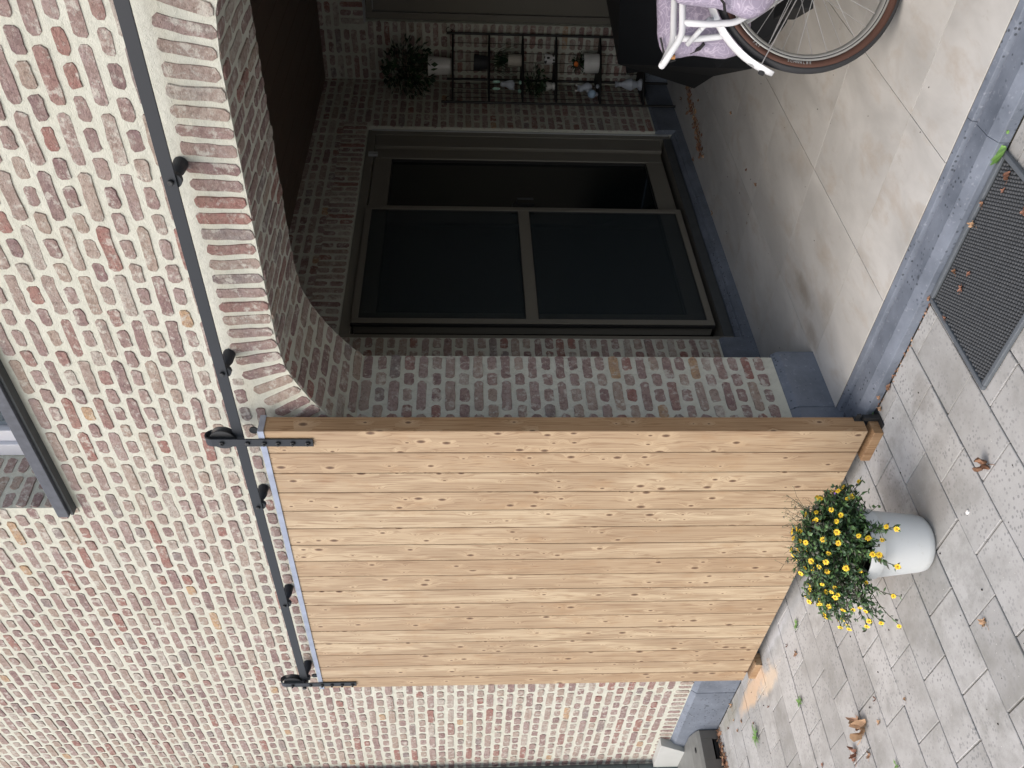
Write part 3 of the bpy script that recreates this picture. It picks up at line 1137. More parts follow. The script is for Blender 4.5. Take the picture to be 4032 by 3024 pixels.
while zc < ZC:
    is_s = k_ % 2 == 0
    pit = SP if is_s else SP / 2
    if zc < DZ1:
        rs = [(XS + 0.006, DX0)]
    elif zc < 2.44:
        rs = [(XS + 0.006, DX0 - 0.03)]
    else:
        rs = [(XS + 0.006, -0.4)]
    for a, b in rs:
        x = b if b == DX0 else a
        while (x > a if b == DX0 else x < b):
            if b == DX0:
                lo, hi = max(a, x - pit + .0155), x; x -= pit
            else:
                lo, hi = x, min(b, x + pit - .0155); x += pit
            if hi - lo > 0.025:
                bs.add(Vector(((lo + hi) / 2, YC, zc + jog(rng, .002))), XV, ZV, -YV, hi - lo, 0.042 + jog(rng, .003), rng)
    zc += 0.0573; k_ += 1
x = DX0 - 0.005; i = 0
while x < -1.0:
    if i % 2 == 0:
        bs.add(Vector((x, YC, 2.352)), ZV, -XV, -YV, 0.165, 0.041, rng, True)
    else:
        bs.add(Vector((x, YC, 2.310)), ZV, -XV, -YV, 0.077, 0.041, rng, False)
        bs.add(Vector((x, YC, 2.396)), ZV, -XV, -YV, 0.077, 0.041, rng, False)
    x += 0.0575; i += 1
bs.build(bw)
mb = MB().box(XS + 0.018, DX0 + 0.004, YC - 0.016, YC + 0.02, FZ - 0.01, PZ)
local(mb.build('plinth_block', 'blue_stone', bw, bevel=0.003), bw)

# rest of the porch shell (out of the picture, closes the room)
rw = MB().box(0.6, 0.75, YB, 6.4, 0, 2.7).build('porch_right_wall', 'render_wall')
tag(rw, kind='structure')
cl = thing('porch_ceiling', None, None); tag(cl, kind='structure')
for i in range(27):
    x0 = -3.06 + i * 0.14
    mb = MB(); mb.box(x0 + 0.0012, x0 + 0.1388, YB - 0.01, 6.4, ZC, ZC + 0.03)
    mb.build('ceiling_board', 'ceiling_board', cl, bevel=0.003, seg=1)
MB().box(-3.4, 0.8, YB + 0.01, 6.6, ZC + 0.032, ZC + 0.10).build('ceiling_slab', 'render_wall', cl)

# ================================================================== PORCH WINDOWS AND DOORS
XF = XS - 0.028


def frame_rect(mb_, fn, a0, a1, b0, b1, w_, d0, d1):
    """four bars of a frame butted end to end; fn maps (a,b,d) to a box call"""
    fn(mb_, a0, a0 + w_, b0, b1, d0, d1)
    fn(mb_, a1 - w_, a1, b0, b1, d0, d1)
    fn(mb_, a0 + w_, a1 - w_, b0, b0 + w_, d0, d1)
    fn(mb_, a0 + w_, a1 - w_, b1 - w_, b1, d0, d1)


def fy(mb_, a0, a1, b0, b1, d0, d1):      # frames standing in the side wall: a = y, b = z, d = x
    mb_.box(d0, d1, a0, a1, b0, b1)


gd = thing('sliding_window', 'grey-brown framed glazed sliding door with a dark pane in the porch side wall', 'glass door', (XF, 4.4, 0.15))
mb = MB(); frame_rect(mb, fy, WY0 + 0.002, WY1 - 0.002, 0.152, 2.224, 0.055, XF - 0.13, XF)
local(mb.build('frame', 'window_frame', gd, bevel=0.003), gd)
mb = MB(); mb.box(XF - 0.10, XF - 0.004, WY1 - 0.20, WY1 - 0.059, 0.235, 2.168)
local(mb.build('side_post', 'window_frame', gd, bevel=0.004), gd)
mb = MB(); mb.box(XF - 0.1, XF + 0.006, WY0 + .058, WY1 - .058, 0.1525, 0.2065)
local(mb.build('threshold', 'sill_stone', gd, bevel=0.003), gd)
mb = MB()
sa0, sa1 = 3.46, WY1 - 0.205
frame_rect(mb, fy, sa0, sa1, 0.245, 2.165, 0.115, XF - 0.075, XF - 0.022)
sash = local(mb.build('sash', 'window_frame', gd, bevel=0.006), gd)
mb = MB(); mb.box(XF - 0.058, XF - 0.048, sa0 + 0.10, sa1 - 0.10, 0.34, 2.07)
local(mb.build('glass_pane', 'dark_glass', gd), gd)
mb = MB(); frame_rect(mb, fy, sa0 + 0.112, sa1 - 0.112, 0.357, 2.053, 0.010, XF - 0.05, XF - 0.030)
local(mb.build('glazing_bead', 'gasket', gd), gd)
mb = MB(); mb.box(XF - 0.03, XF - 0.006, 4.565, 4.60, 1.14, 1.28).tube([(XF, 4.585, 1.25), (XF + .035, 4.585, 1.25), (XF + .035, 4.585, 1.15)], 0.007)
local(mb.build('handle', 'dark_steel', gd, bevel=0.002), gd)
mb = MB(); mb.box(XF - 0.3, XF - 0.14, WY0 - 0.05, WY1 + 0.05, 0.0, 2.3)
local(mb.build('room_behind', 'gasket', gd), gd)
mb = MB(); mb.box(XF + 0.0005, XF + 0.008, WY1 - 0.013, WY1 - 0.004, 0.16, 2.20)
local(mb.build('silver_trim', 'silver_strip', gd), gd)
mb = MB(); mb.box(XF + 0.001, XF + 0.02, 5.10, 5.13, 2.14, 2.20)
local(mb.build('closer_tab', 'silver_strip', gd), gd)

sd = thing('insect_screen_door', 'grey-brown framed insect screen with a middle rail, slid to the near end of the side window', 'screen door', (XF + 0.012, 3.97, 0.236))
Sy0, Sy1, Sz0, Sz1 = 3.445, 4.515, 0.243, 2.168
mb = MB(); frame_rect(mb, fy, Sy0, Sy1, Sz0, Sz1, 0.036, XF + 0.004, XF + 0.020)
local(mb.build('frame', 'window_frame', sd, bevel=0.002), sd)
mb = MB(); mb.box(XF + 0.0045, XF + 0.0195, Sy0 + 0.036, Sy1 - 0.036, 1.184, 1.25)
local(mb.build('middle_rail', 'window_frame', sd, bevel=0.002), sd)
for a, b in ((Sz0 + .036, 1.184), (1.25, Sz1 - .036)):
    mb = MB(); mb.box(XF + 0.010, XF + 0.0115, Sy0 + .036, Sy1 - .036, a, b)
    local(mb.build('gauze', 'insect_gauze', sd), sd)
    mb = MB(); frame_rect(mb, fy, Sy0 + .036, Sy1 - .036, a, b, 0.004, XF + 0.0118, XF + 0.015)
    local(mb.build('gasket', 'gasket', sd), sd)
mb = MB(); mb.box(XF + 0.001, XF + 0.016, Sy0 - 0.014, Sy0 - 0.002, Sz0, Sz1)
local(mb.build('seal_brush', 'gasket', sd), sd)

bd = thing('back_door', 'wide grey-brown door and frame at the back of the porch, right of the iron shelf', 'door', (-1.6, YC + 0.05, FZ))
mb = MB()
mb.box(DX0 + .002, DX0 + 0.05, YC + 0.03, YC + 0.10, FZ, 2.262)
mb.box(DX0 + .05, -0.45, YC + 0.03, YC + 0.10, 2.214, 2.262)
local(mb.build('frame', 'window_frame', bd, bevel=0.003), bd)
for i in range(4):
    mb = MB(); x0 = DX0 + 0.053 + i * 0.52; mb.box(x0, x0 + 0.515, YC + 0.045, YC + 0.085, FZ + 0.01, 2.211)
    local(mb.build('door_panel', 'window_frame', bd, bevel=0.004), bd)
mb = MB().box(DX0 - 0.01, -0.4, YC - 0.006, YC + 0.06, 2.262, 2.276)
local(mb.build('steel_lintel', 'silver_strip', bd), bd)

# ================================================================== SLIDING BARN DOOR
YD0, YD1 = 2.130, 2.203
DXR, DXL = -2.409, -4.447
DZB, DZT = 0.062, 2.320
dr = thing('sliding_barn_door', 'large sliding barn door of knotty pale wood planks hung on black rollers', 'barn door', ((DXR + DXL) / 2, (YD0 + YD1) / 2, DZB))
xs = [DXR] + [DXR - 0.1205 * i - 0.0005 for i in range(1, 17)] + [DXL]
rng = random.Random(3)
for i in range(17):
    x1, x0 = xs[i], xs[i + 1]
    w_ = x1 - x0
    mb = MB()
    deep = YD1 if i == 0 else YD0 + 0.024
    g_ = 0.0022
    mb.box(-w_ / 2 + g_, w_ / 2 - (g_ if i else 0), 0, deep - YD0, -(DZT - DZB) / 2, (DZT - DZB) / 2)
    o = local(mb.build('plank', ['spruce'], dr, bevel=0.0026, seg=2), dr)
    o.matrix_basis = Matrix.Translation(((x0 + x1) / 2, YD0 + (0 if i == 0 else rng.uniform(0, 0.0006)), (DZT + DZB) / 2))
# end face of the outer board, its side shade painted in as darker wood
mb = MB(); mb.box(-0.004, 0.0008, 0.0022, YD1 - YD0 - 0.003, -(DZT - DZB) / 2 + .003, (DZT - DZB) / 2 - .003)
o = local(mb.build('edge_face', ['spruce_edge'], dr), dr)
o.matrix_basis = Matrix.Translation((DXR, YD0, (DZT + DZB) / 2))
o['label'] = 'darker orange-brown narrow edge of the door'
mb = MB()
for z0 in (DZB + 0.1, 1.15, DZT - 0.22):
    mb.box(DXL + .03, DXR - 0.125, YD0 + 0.0255, YD1 - 0.002, z0, z0 + 0.12)
local(mb.build('back_rail', 'spruce', dr, bevel=0.002), dr)
# metal cap over the top edge
mb = MB()
mb.prism([(YD0 - 0.004, DZT - 0.012), (YD0 - 0.004, DZT + 0.010), (YD1 + 0.004, DZT + 0.010), (YD1 + 0.004, DZT - 0.012), (YD1 + 0.0025, DZT - 0.012), (YD1 + 0.0025, DZT + 0.0015), (YD0 - 0.0015, DZT + 0.0015), (YD0 - 0.0015, DZT - 0.012)],
         lambda a, b, d: (d, a, b), DXL - 0.003, DXR + 0.004)
mb.box(DXR + 0.0041, DXR + 0.0056, YD0 - 0.004, YD1 + 0.004, DZT - 0.012, DZT + 0.010)
local(mb.build('metal_cap', 'zinc', dr), dr)


def hanger(xc, par):
    h = bpy.data.objects.new('hanger', None); COL.objects.link(h); h.parent = par
    sw_ = 0.0195
    zt_, zb_ = 2.532, 2.136
    yf = YD0 - 0.006
    yr = 2.168                     # rear leg of the loop
    zl = 2.50
    # strap as one bent bar
    path = [(yf, zb_), (yf, zl)]
    for k in range(1, 9):
        a = math.pi * k / 9
        path.append((yf + (yr - yf) / 2 * (1 - math.cos(a)), zl + 0.026 * math.sin(a)))
    path += [(yr, zl), (yr, 2.44)]
    mb_ = MB()
    t_ = 0.0055
    prev = None
    for i, (y, z) in enumerate(path):
        y2, z2 = path[min(i + 1, len(path) - 1)]; y1, z1 = path[max(i - 1, 0)]
        d = Vector((y2 - y1, z2 - z1)).normalized(); nn = Vector((-d.y, d.x)) * t_ / 2
        b = mb_.verts([(xc - sw_, y + nn.x, z + nn.y), (xc + sw_, y + nn.x, z + nn.y), (xc + sw_, y - nn.x, z - nn.y), (xc - sw_, y - nn.x, z - nn.y)])
        if prev is None:
            mb_.face((b, b + 1, b + 2, b + 3))
        else:
            for k in range(4):
                mb_.face((prev + k, prev + (k + 1) % 4, b + (k + 1) % 4, b + k))
        prev = b
    mb_.face((prev + 3, prev + 2, prev + 1, prev))
    # chamfered lower tip
    st = mb_.build('strap', 'black_steel', par, bevel=0.0012)
    st.parent = h
    wz = 2.464; wy = 2.1485
    mb_ = MB()
    mb_.lathe([(0.010, -0.013), (0.047, -0.013), (0.048, -0.009), (0.0395, -0.004), (0.038, 0.0), (0.0395, 0.004), (0.048, 0.009), (0.047, 0.013), (0.010, 0.013)], (xc, wy, wz), 'y', 36)
    o_ = mb_.build('wheel', 'dark_steel', h, bevel=0.001)
    for z in (2.464, 2.372, 2.312, 2.262, 2.209, 2.155):
        mb_ = MB()
        r_b = 0.0095
        mb_.lathe([(r_b, 0), (r_b, -0.007), (0.007, -0.0085)], (xc, yf - 0.0028, z), 'y', 6)
        if z != 2.372:
            mb_.lathe([(0.0045, -0.0085), (0.0045, -0.014)], (xc, yf - 0.0028, z), 'y', 8)
        mb_.build('bolt', 'dark_steel', h)
    mb_ = MB().lathe([(0.016, -0.003), (0.016, 0.003)], (xc + 0.028, 2.160, 2.352), 'y', 18)
    mb_.tube([(xc + .028, 2.160, 2.352), (xc + .028, 2.160, DZT + 0.01)], 0.004)
    mb_.build('stop_disc', 'dark_steel', h)
    return h


bpy.context.view_layer.update()
for xc in (-2.462, -4.392):
    h = hanger(xc, dr)
    h.matrix_parent_inverse = Matrix.Translation(-Vector(dr.location))

# ================================================================== TRACK
tr = thing('sliding_door_track', 'long black steel rail bolted across the brick wall above the arch', 'door rail', (-2.6, 2.15, 2.405))
mb = MB(); mb.box(-4.415, 0.10, 2.1465, 2.1525, 2.389, 2.427)
local(mb.build('rail', 'black_steel', tr, bevel=0.0012), tr)
for x in (-0.63, -1.379, -2.130, -2.884, -3.640, -4.385):
    mb = MB()
    mb.lathe([(0.016, 2.153), (0.0235, 2.1535), (0.0235, 2.168), (0.0215, 2.170), (0.0100, 2.171), (0.0105, 2.186), (0.0155, 2.198), (0.0185, 2.206), (0.0195, 2.212), (0.0215, 2.246)], (x, 0, 2.400), 'y', 22)
    s_ = local(mb.build('standoff', 'black_steel', tr, bevel=0), tr)
    mb = MB().lathe([(0.0085, 2.146), (0.0085, 2.139), (0.006, 2.137)], (x, 0, 2.405), 'y', 12)
    local(mb.build('bolt', 'dark_steel', tr), tr)
mb = MB().lathe([(0.011, 2.146), (0.011, 2.118), (0.008, 2.116)], (-4.425, 0, 2.408), 'y', 16)
local(mb.build('end_stop', 'dark_steel', tr), tr)

# ================================================================== UPPER WINDOW
uw = thing('upper_window', 'pale grey framed window above the facade, standing on a dark projecting sill', 'window', (-2.0, 2.5, 3.2))
mb = MB(); mb.prism([(2.196, 3.196), (2.36, 3.196), (2.36, 3.262), (2.196, 3.241)], lambda a, b, d: (d, a, b), -3.012, -0.98)
local(mb.build('sill', 'zinc_sill', uw, bevel=0.002), uw)
mb = MB(); mb.box(-3.018, -0.975, 2.212, 2.56, 3.185, 3.1955)
local(mb.build('drip_edge', 'sill_stone', uw), uw)


def fx(mb_, a0, a1, b0, b1, d0, d1):
    mb_.box(a0, a1, d0, d1, b0, b1)


mb = MB(); frame_rect(mb, fx, WX0 + 0.005, WX1 - .005, 3.263, WZ1 - .002, 0.07, 2.53, 2.62)
local(mb.build('frame', 'upper_frame', uw, bevel=0.003), uw)
mb = MB(); frame_rect(mb, fx, WX0 + 0.077, -2.02, 3.335, WZ1 - .075, 0.065, 2.55, 2.61)
mb2 = MB(); frame_rect(mb2, fx, -2.015, WX1 - .078, 3.335, WZ1 - .075, 0.065, 2.55, 2.61)
local(mb.build('sash', 'upper_frame', uw, bevel=0.003), uw)
local(mb2.build('sash', 'upper_frame', uw, bevel=0.003), uw)
for a, b in ((-2.87, -2.09), (-1.945, -1.148)):
    mb = MB(); mb.box(a, b, 2.578, 2.584, 3.405, WZ1 - .145)
    local(mb.build('glass_pane', 'sky_glass', uw), uw)
mb = MB(); mb.box(WX0 - .02, WX1 + .02, 2.72, 2.74, 3.0, 5.0)
local(mb.build('dark_room', 'gasket', uw), uw)

# ================================================================== WOODEN STOPS under the door, floor guide
for x0, x1, lab in ((-2.578, -2.415, 'short wooden block on the ground under the right corner of the sliding door'),
                    (-4.420, -4.262, 'short wooden block on the ground under the left corner of the sliding door')):
    b_ = thing('wooden_block', lab, 'wooden block', ((x0 + x1) / 2, 2.15, 0.0), 'wooden blocks under the sliding door')
    mb = MB(); mb.box(-(x1 - x0) / 2, (x1 - x0) / 2, -0.024, 0.044, 0.0, 0.037)
    o = mb.build('timber', 'spruce_edge', b_, bevel=0.002)
fg = thing('floor_guide', 'small black metal guide beside the wooden block at the foot of the door', 'door guide', (-2.40, 2.19, 0.0))
mb = MB(); mb.box(-0.012, 0.012, -0.045, 0.045, 0.001, 0.006).box(-0.008, -0.003, -0.01, 0.012, 0.006, 0.10).box(0.004, 0.03, -0.012, -0.006, 0.085, 0.1).box(-0.002, 0.012, -0.012, 0.008, 0.006, 0.07)
mb.build('bracket', 'dark_steel', fg, bevel=0.001)

# ================================================================== DOORMAT
MX0, MX1, MY0, MY1 = -1.843, -1.273, 1.795, 2.226
dm = thing('doormat', 'dark rubber stud doormat on the paving against the doorstep', 'doormat', ((MX0 + MX1) / 2, (MY0 + MY1) / 2, 0.002))
mb = MB(); frame_rect(mb, lambda m_, a0, a1, b0, b1, d0, d1: m_.box(a0, a1, b0, b1, d0, d1), MX0, MX1, MY0, MY1, 0.016, 0.002, 0.016)
local(mb.build('rim', 'rubber_rim', dm, bevel=0.003), dm)
mb = MB(); mb.box(MX0 + .016, MX1 - .016, MY0 + .016, MY1 - .016, 0.002, 0.006)
local(mb.build('backing', 'rubber_dark', dm), dm)
mb = MB()
rng = random.Random(4)
px_ = 0.0118
ny = int((MY1 - MY0 - 0.036) / px_); nx = int((MX1 - MX0 - 0.036) / px_)
for i in range(nx):
    for j_ in range(ny):
        cx = MX0 + 0.021 + i * px_ + (px_ / 2 if j_ % 2 else 0); cy = MY0 + 0.022 + j_ * px_
        mb.lathe([(0.0052, 0.006), (0.0050, 0.010), (0.0030, 0.0125)], (cx, cy, 0), 'z', 7, cap0=False)
o = local(mb.build('studs', 'rubber', dm, fix=False, smooth=False), dm)
o['kind'] = 'stuff'

# ================================================================== FLOWER POT
PC = Vector((-2.466, 1.666, 0))
fp = thing('potted_plant', 'white plastic pot of small yellow daisy-like flowers in front of the barn door', 'potted plant', PC)
mb = MB()
mb.lathe([(0.060, 0.0), (0.082, 0.004), (0.094, 0.016), (0.0985, 0.036), (0.104, 0.085), (0.1105, 0.150), (0.1145, 0.188), (0.1185, 0.192), (0.1205, 0.196), (0.1225, 0.238), (0.1205, 0.242), (0.1165, 0.240), (0.113, 0.196), (0.106, 0.12)], (0, 0, 0), 'z', 56, True, False)
mb.build('pot', 'pot_white', fp, smooth=True)
MB().lathe([(0.112, 0.0), (0.06, 0.008), (0.01, 0.010)], (0, 0, 0.205), 'z', 24, True, True).build('soil', 'soil', fp)
rng = random.Random(8)
leaf = MB(); stems = MB()
RX = RV.copy(); RX.z = 0; RX.normalize()
DXv = Vector((-RX.y, RX.x, 0))          # away from / towards the lens, only a second axis of the oval crown


def leafquad(mb_, p, d, up, L, wd):
    d = d.normalized(); s_ = d.cross(up)
    if s_.length < 1e-3:
        s_ = Vector((1, 0, 0))
    s_.normalize(); nn = s_.cross(d).normalized()
    mid = p + d * L * 0.5 + nn * L * 0.08
    b = mb_.verts([p, mid + s_ * wd - nn * wd * .3, p + d * L - nn * L * 0.10, mid - s_ * wd - nn * wd * .3, mid])
    mb_.face((b, b + 1, b + 4)); mb_.face((b + 1, b + 2, b + 4)); mb_.face((b + 2, b + 3, b + 4)); mb_.face((b + 3, b, b + 4))


tips = []
for s_i in range(250):
    a = rng.uniform(0, 2 * math.pi)
    rr = rng.random() ** 0.55
    lean = rng.uniform(0.25, 1.0)
    # target on an uneven dome
    ux = math.cos(a) * rr; uy = math.sin(a) * rr
    tgt = RX * (ux * (0.300 if ux < 0 else 0.225)) + DXv * (uy * 0.19)
    tgt -= RX * 0.012
    hz = 0.262 + 0.165 * (1 - rr ** 2) ** 0.8 + rng.uniform(-0.03, 0.03)
    if rr > 0.72:
        hz -= (rr - 0.72) * rng.uniform(0.0, 0.42)
    start = Vector((rng.uniform(-0.06, 0.06), rng.uniform(-0.06, 0.06), 0.21))
    end = Vector((tgt.x, tgt.y, max(hz, 0.13)))
    ctrl = start * 0.4 + end * 0.6 + Vector((0, 0, rng.uniform(0.05, 0.12)))
    ptsl = [(start * (1 - t) ** 2 + ctrl * 2 * t * (1 - t) + end * t * t) for t in [i / 7 for i in range(8)]]
    stems.tube(ptsl, [0.0016] * 8, n=4, caps=False)
    tips.append((ptsl[-1], (ptsl[-1] - ptsl[-2]).normalized()))
    for i in range(2, 8):
        for _ in range(3 if i < 5 else 4):
            t = rng.uniform(0, 1)
            p = ptsl[i - 1].lerp(ptsl[i], t)
            d = (ptsl[i] - ptsl[i - 1]).normalized()
            sd_ = Vector((rng.gauss(0, 1), rng.gauss(0, 1), rng.gauss(0, 0.7))).normalized()
            leaf.t = rng.random()
            leafquad(leaf, p, sd_ * 0.9 + d * 0.7, Vector((rng.gauss(0, .3), rng.gauss(0, .3), 1)), rng.uniform(0.015, 0.029), rng.uniform(0.0042, 0.0078))
            # side twig with a cluster
            if rng.random() < 0.22:
                p2 = p + sd_ * rng.uniform(0.015, 0.035)
                stems.tube([p, p2], 0.001, n=3, caps=False)
                for _k in range(3):
                    leaf.t = rng.random()
                    leafquad(leaf, p2, Vector((rng.gauss(0, 1), rng.gauss(0, 1), rng.gauss(0.2, .7))), Vector((0, 0, 1)), rng.uniform(0.013, 0.022), rng.uniform(0.004, 0.0065))
for s_i in range(70):
    a = rng.uniform(0, 2 * math.pi); r_o = rng.uniform(0.085, 0.165)
    e_ = Vector((math.cos(a) * r_o, math.sin(a) * r_o, rng.uniform(0.205, 0.285) - max(0, r_o - .13) * .5))
    s0 = Vector((math.cos(a) * .05, math.sin(a) * .05, .21)); m0 = (s0 + e_) / 2 + Vector((0, 0, .035))
    stems.tube([s0, m0, e_], 0.0013, n=4, caps=False)
    for _ in range(15):
        t = rng.uniform(.3, 1.0); p = s0.lerp(m0, t * 2) if t < .5 else m0.lerp(e_, t * 2 - 1)
        leaf.t = rng.random()
        leafquad(leaf, p, Vector((rng.gauss(0, 1), rng.gauss(0, 1), rng.gauss(.1, .7))) + e_.normalized(), Vector((rng.gauss(0, .3), rng.gauss(0, .3), 1)), rng.uniform(0.014, 0.026), rng.uniform(0.004, 0.007))
    if s_i % 3 == 0:
        tips.append((e_, (e_ - m0).normalized()))
for s_i in range(46):
    tx, ty = rng.uniform(-0.15, 0.16), rng.uniform(0.02, 0.19)
    e_ = RX * tx + DXv * ty + Vector((0, 0, rng.uniform(0.36, 0.455)))
    s0 = e_ * 0.45 + Vector((0, 0, 0.12))
    m0 = (s0 + e_) / 2 + Vector((rng.gauss(0, .012), rng.gauss(0, .012), .015))
    stems.tube([s0, m0, e_], [0.0011, 0.0009, 0.0006], n=3, caps=False)
    for _ in range(5):
        b0 = m0.lerp(e_, rng.random()); b1 = b0 + Vector((rng.gauss(0, .014), rng.gauss(0, .014), rng.uniform(0, .022)))
        stems.tube([b0, b1], 0.0006, n=3, caps=False)
        leaf.t = rng.random()
        leafquad(leaf, b1, Vector((rng.gauss(0, 1), rng.gauss(0, 1), .6)), Vector((0, 0, 1)), rng.uniform(.006, .011), .0022)
o = leaf.build('foliage', 'green_leaf', fp, fix=False); o['kind'] = 'stuff'
o = stems.build('stems', 'stem', fp, fix=False); o['kind'] = 'stuff'
fm = []
for v_ in range(4):
    mb = MB(); r_ = random.Random(40 + v_)
    npet = 10 + (v_ % 2)
    for k in range(npet):
        a = 2 * math.pi * k / npet + r_.uniform(-.1, .1)
        L = r_.uniform(0.0090, 0.0112); w_ = 0.0026
        ca, sa = math.cos(a), math.sin(a)
        f = lambda u, v, z: (ca * u - sa * v, sa * u + ca * v, z)
        mb.t = r_.random()
        b = mb.verts([f(0.002, -w_ * .5, 0), f(L * .6, -w_, 0.001), f(L, 0, r_.uniform(-0.002, 0.001)), f(L * .6, w_, 0.001), f(0.002, w_ * .5, 0)])
        mb.face((b, b + 1, b + 2, b + 3, b + 4))
    mb.cur = 1
    mb.ball((0, 0, 0.001), 0.0032, 8, 5, (1, 1, .7))
    fm.append(mb.mesh('flower', ['petal', 'flower_eye'], fix=False))
rng.shuffle(tips)
cnt = 0
CAMV = Vector((2.4, -1.7, 1.6)).normalized()
for p, d in tips:
    if cnt >= 125:
        break
    o = link('flower', fm[cnt % 4], fp)
    nrm = (d * 0.35 + Vector((rng.gauss(0, .35), rng.gauss(0, .35), 0.9)) + Vector((p.x, p.y, 0)) * 2.2 + Vector((0.45, -0.45, 0))).normalized()
    o.location = p + nrm * 0.009
    o.rotation_euler = nrm.to_track_quat('Z', 'Y').to_euler()
    s_ = rng.uniform(0.8, 1.18)
    o.scale = (s_, s_, s_)
    cnt += 1
for k in range(5):
    p, d = tips[-1 - k]
    o = link('purple_flower', MB().ball((0, 0, 0), 0.005, 7, 5, (1, 1, .8)).mesh('purple_flower', 'purple_petal'), fp)
    o.location = p + d * 0.006

# ================================================================== BICYCLE
PHI = math.radians(38)
BD = Vector((math.cos(PHI), math.sin(PHI), 0)); BN = Vector((BD.y, -BD.x, 0)); BC = Vector((-1.095, 3.07, 0.408))
bk = thing('bicycle', 'white bicycle with lilac printed pannier bags, only its rear end in view', 'bicycle', (BC.x, BC.y, FZ))


def B(s_, h, o_=0.0):
    return BC + BD * s_ + BN * o_ + Vector((0, 0, h))


def wheel(cs, nm='rear_wheel'):
    wh = bpy.data.objects.new(nm, None); COL.objects.link(wh); wh.parent = bk; local(wh, bk)

    def ringprof(prof_, matn, name_, n=96, sm=True):
        mb_ = MB(); rings = []
        for k in range(n):
            a = 2 * math.pi * k / n
            rings.append(mb_.verts([B(cs + math.cos(a) * r, math.sin(a) * r, o_) for r, o_ in prof_]))
        m_ = len(prof_)
        for k in range(n):
            q, w_ = rings[k], rings[(k + 1) % n]
            for i in range(m_):
                j = (i + 1) % m_
                mb_.face((q + i, q + j, w_ + j, w_ + i))
        return mb_.build(name_, matn, wh, smooth=sm)
    R_ = 0.338
    ringprof([(R_, 0), (R_ - .003, .012), (R_ - .010, .019), (R_ - .017, .0215), (R_ - .017, -.0215), (R_ - .010, -.019), (R_ - .003, -.012)], 'tyre_black', 'tyre')
    for sgn in (1, -1):
        ringprof([(R_ - .0172, .0218 * sgn), (R_ - .030, .0205 * sgn), (R_ - .040, .0150 * sgn), (R_ - .040, .008 * sgn), (R_ - .019, .012 * sgn)], 'tyre_brown', 'tyre_sidewall')
    ringprof([(R_ - .0405, .0135), (R_ - .0475, .0135), (R_ - .0485, .0125), (R_ - .0495, .0135), (R_ - .058, .0125), (R_ - .064, .006), (R_ - .064, -.006), (R_ - .058, -.0125), (R_ - .0405, -.0135)], 'alloy', 'rim')
    ringprof([(R_ - .0485, .0128), (R_ - .0485, .0138), (R_ - .0515, .0138), (R_ - .0515, .0128)], 'tyre_black', 'rim_line')
    mb_ = MB()
    ya = [B(cs, 0, -0.045), B(cs, 0, 0.045)]
    mb_.tube([ya[0], ya[1]], 0.022, 16)
    mb_.tube([B(cs, 0, -0.034), B(cs, 0, -0.030)], 0.034, 16).tube([B(cs, 0, 0.030), B(cs, 0, 0.034)], 0.034, 16)
    mb_.build('hub', 'alloy', wh)
    mb_ = MB()
    for k in range(32):
        a = 2 * math.pi * (k + 0.5) / 32
        off = (1 if (k // 2) % 2 else -1) * 1.15
        sd_ = 0.031 if k % 2 else -0.031
        mb_.xf = None
        p0 = B(cs + math.cos(a + off) * 0.030, math.sin(a + off) * 0.030, sd_)
        p1 = B(cs + math.cos(a) * (R_ - .063), math.sin(a) * (R_ - .063), 0.0)
        m1 = MB().tube([p0, p1], 0.0013, 5); m1.build('spoke', 'spoke', wh)
    return wh


wheel(0.0)


def tyre_text(txt, deg0, step, size):
    for i, ch in enumerate(txt):
        if ch == ' ':
            continue
        cu = bpy.data.curves.new('letter', 'FONT'); cu.body = ch; cu.size = size; cu.align_x = 'CENTER'; cu.extrude = 0.0003
        ob = bpy.data.objects.new('tyre_letter', cu)
        me = bpy.data.meshes.new_from_object(ob); bpy.data.objects.remove(ob)
        me.materials.append(M['logo_print'])
        a = math.radians(deg0 + step * i)
        up = BD * -math.cos(a) + Vector((0, 0, -math.sin(a)))          # letter tops towards the hub
        rt = up.cross(BN)
        p = B(math.cos(a) * 0.3085, math.sin(a) * 0.3085, 0.0205)
        o = local(link('tyre_letter', me, bk), bk)
        o.matrix_basis = Matrix(((rt.x, up.x, BN.x, p.x), (rt.y, up.y, BN.y, p.y), (rt.z, up.z, BN.z, p.z), (0, 0, 0, 1)))


tyre_text('SCHWALBE', 168, 2.1, 0.013)
tyre_text('FAT', 142, 2.1, 0.013)
wheel(1.05, 'front_wheel')
# mudguard, an arc of sheet round the wheel
mb = MB(); rings = []
n = 40
for i in range(n + 1):
    a = math.radians(162 - (162 - 15) * i / n)
    w_ = 0.029 * (1.0 if i > 1 else (0.82 if i == 1 else 0.6))
    crs = []
    for k in range(7):
        t = -1 + 2 * k / 6
        crs.append((0.366 - 0.011 * t * t, w_ * t))
    crs += [(r - 0.0018, o_) for r, o_ in crs[::-1]]
    rings.append(mb.verts([B(math.cos(a) * r, math.sin(a) * r, o_) for r, o_ in crs]))
m_ = 14
for i in range(n):
    for k in range(m_):
        j = (k + 1) % m_
        mb.face((rings[i] + k, rings[i] + j, rings[i + 1] + j, rings[i + 1] + k))
mb.face([rings[0] + k for k in range(m_)]); mb.face([rings[-1] + k for k in range(m_)][::-1])
fnd = local(mb.build('mudguard', 'white_paint', bk, smooth=True), bk)
mb = MB().tube([B(math.cos(math.radians(156)) * 0.366, math.sin(math.radians(156)) * 0.366, 0.002), B(math.cos(math.radians(156)) * 0.3745, math.sin(math.radians(156)) * 0.3745, 0.002)], 0.011, 16)
local(mb.build('mudguard_cap', 'tyre_black', bk), bk)
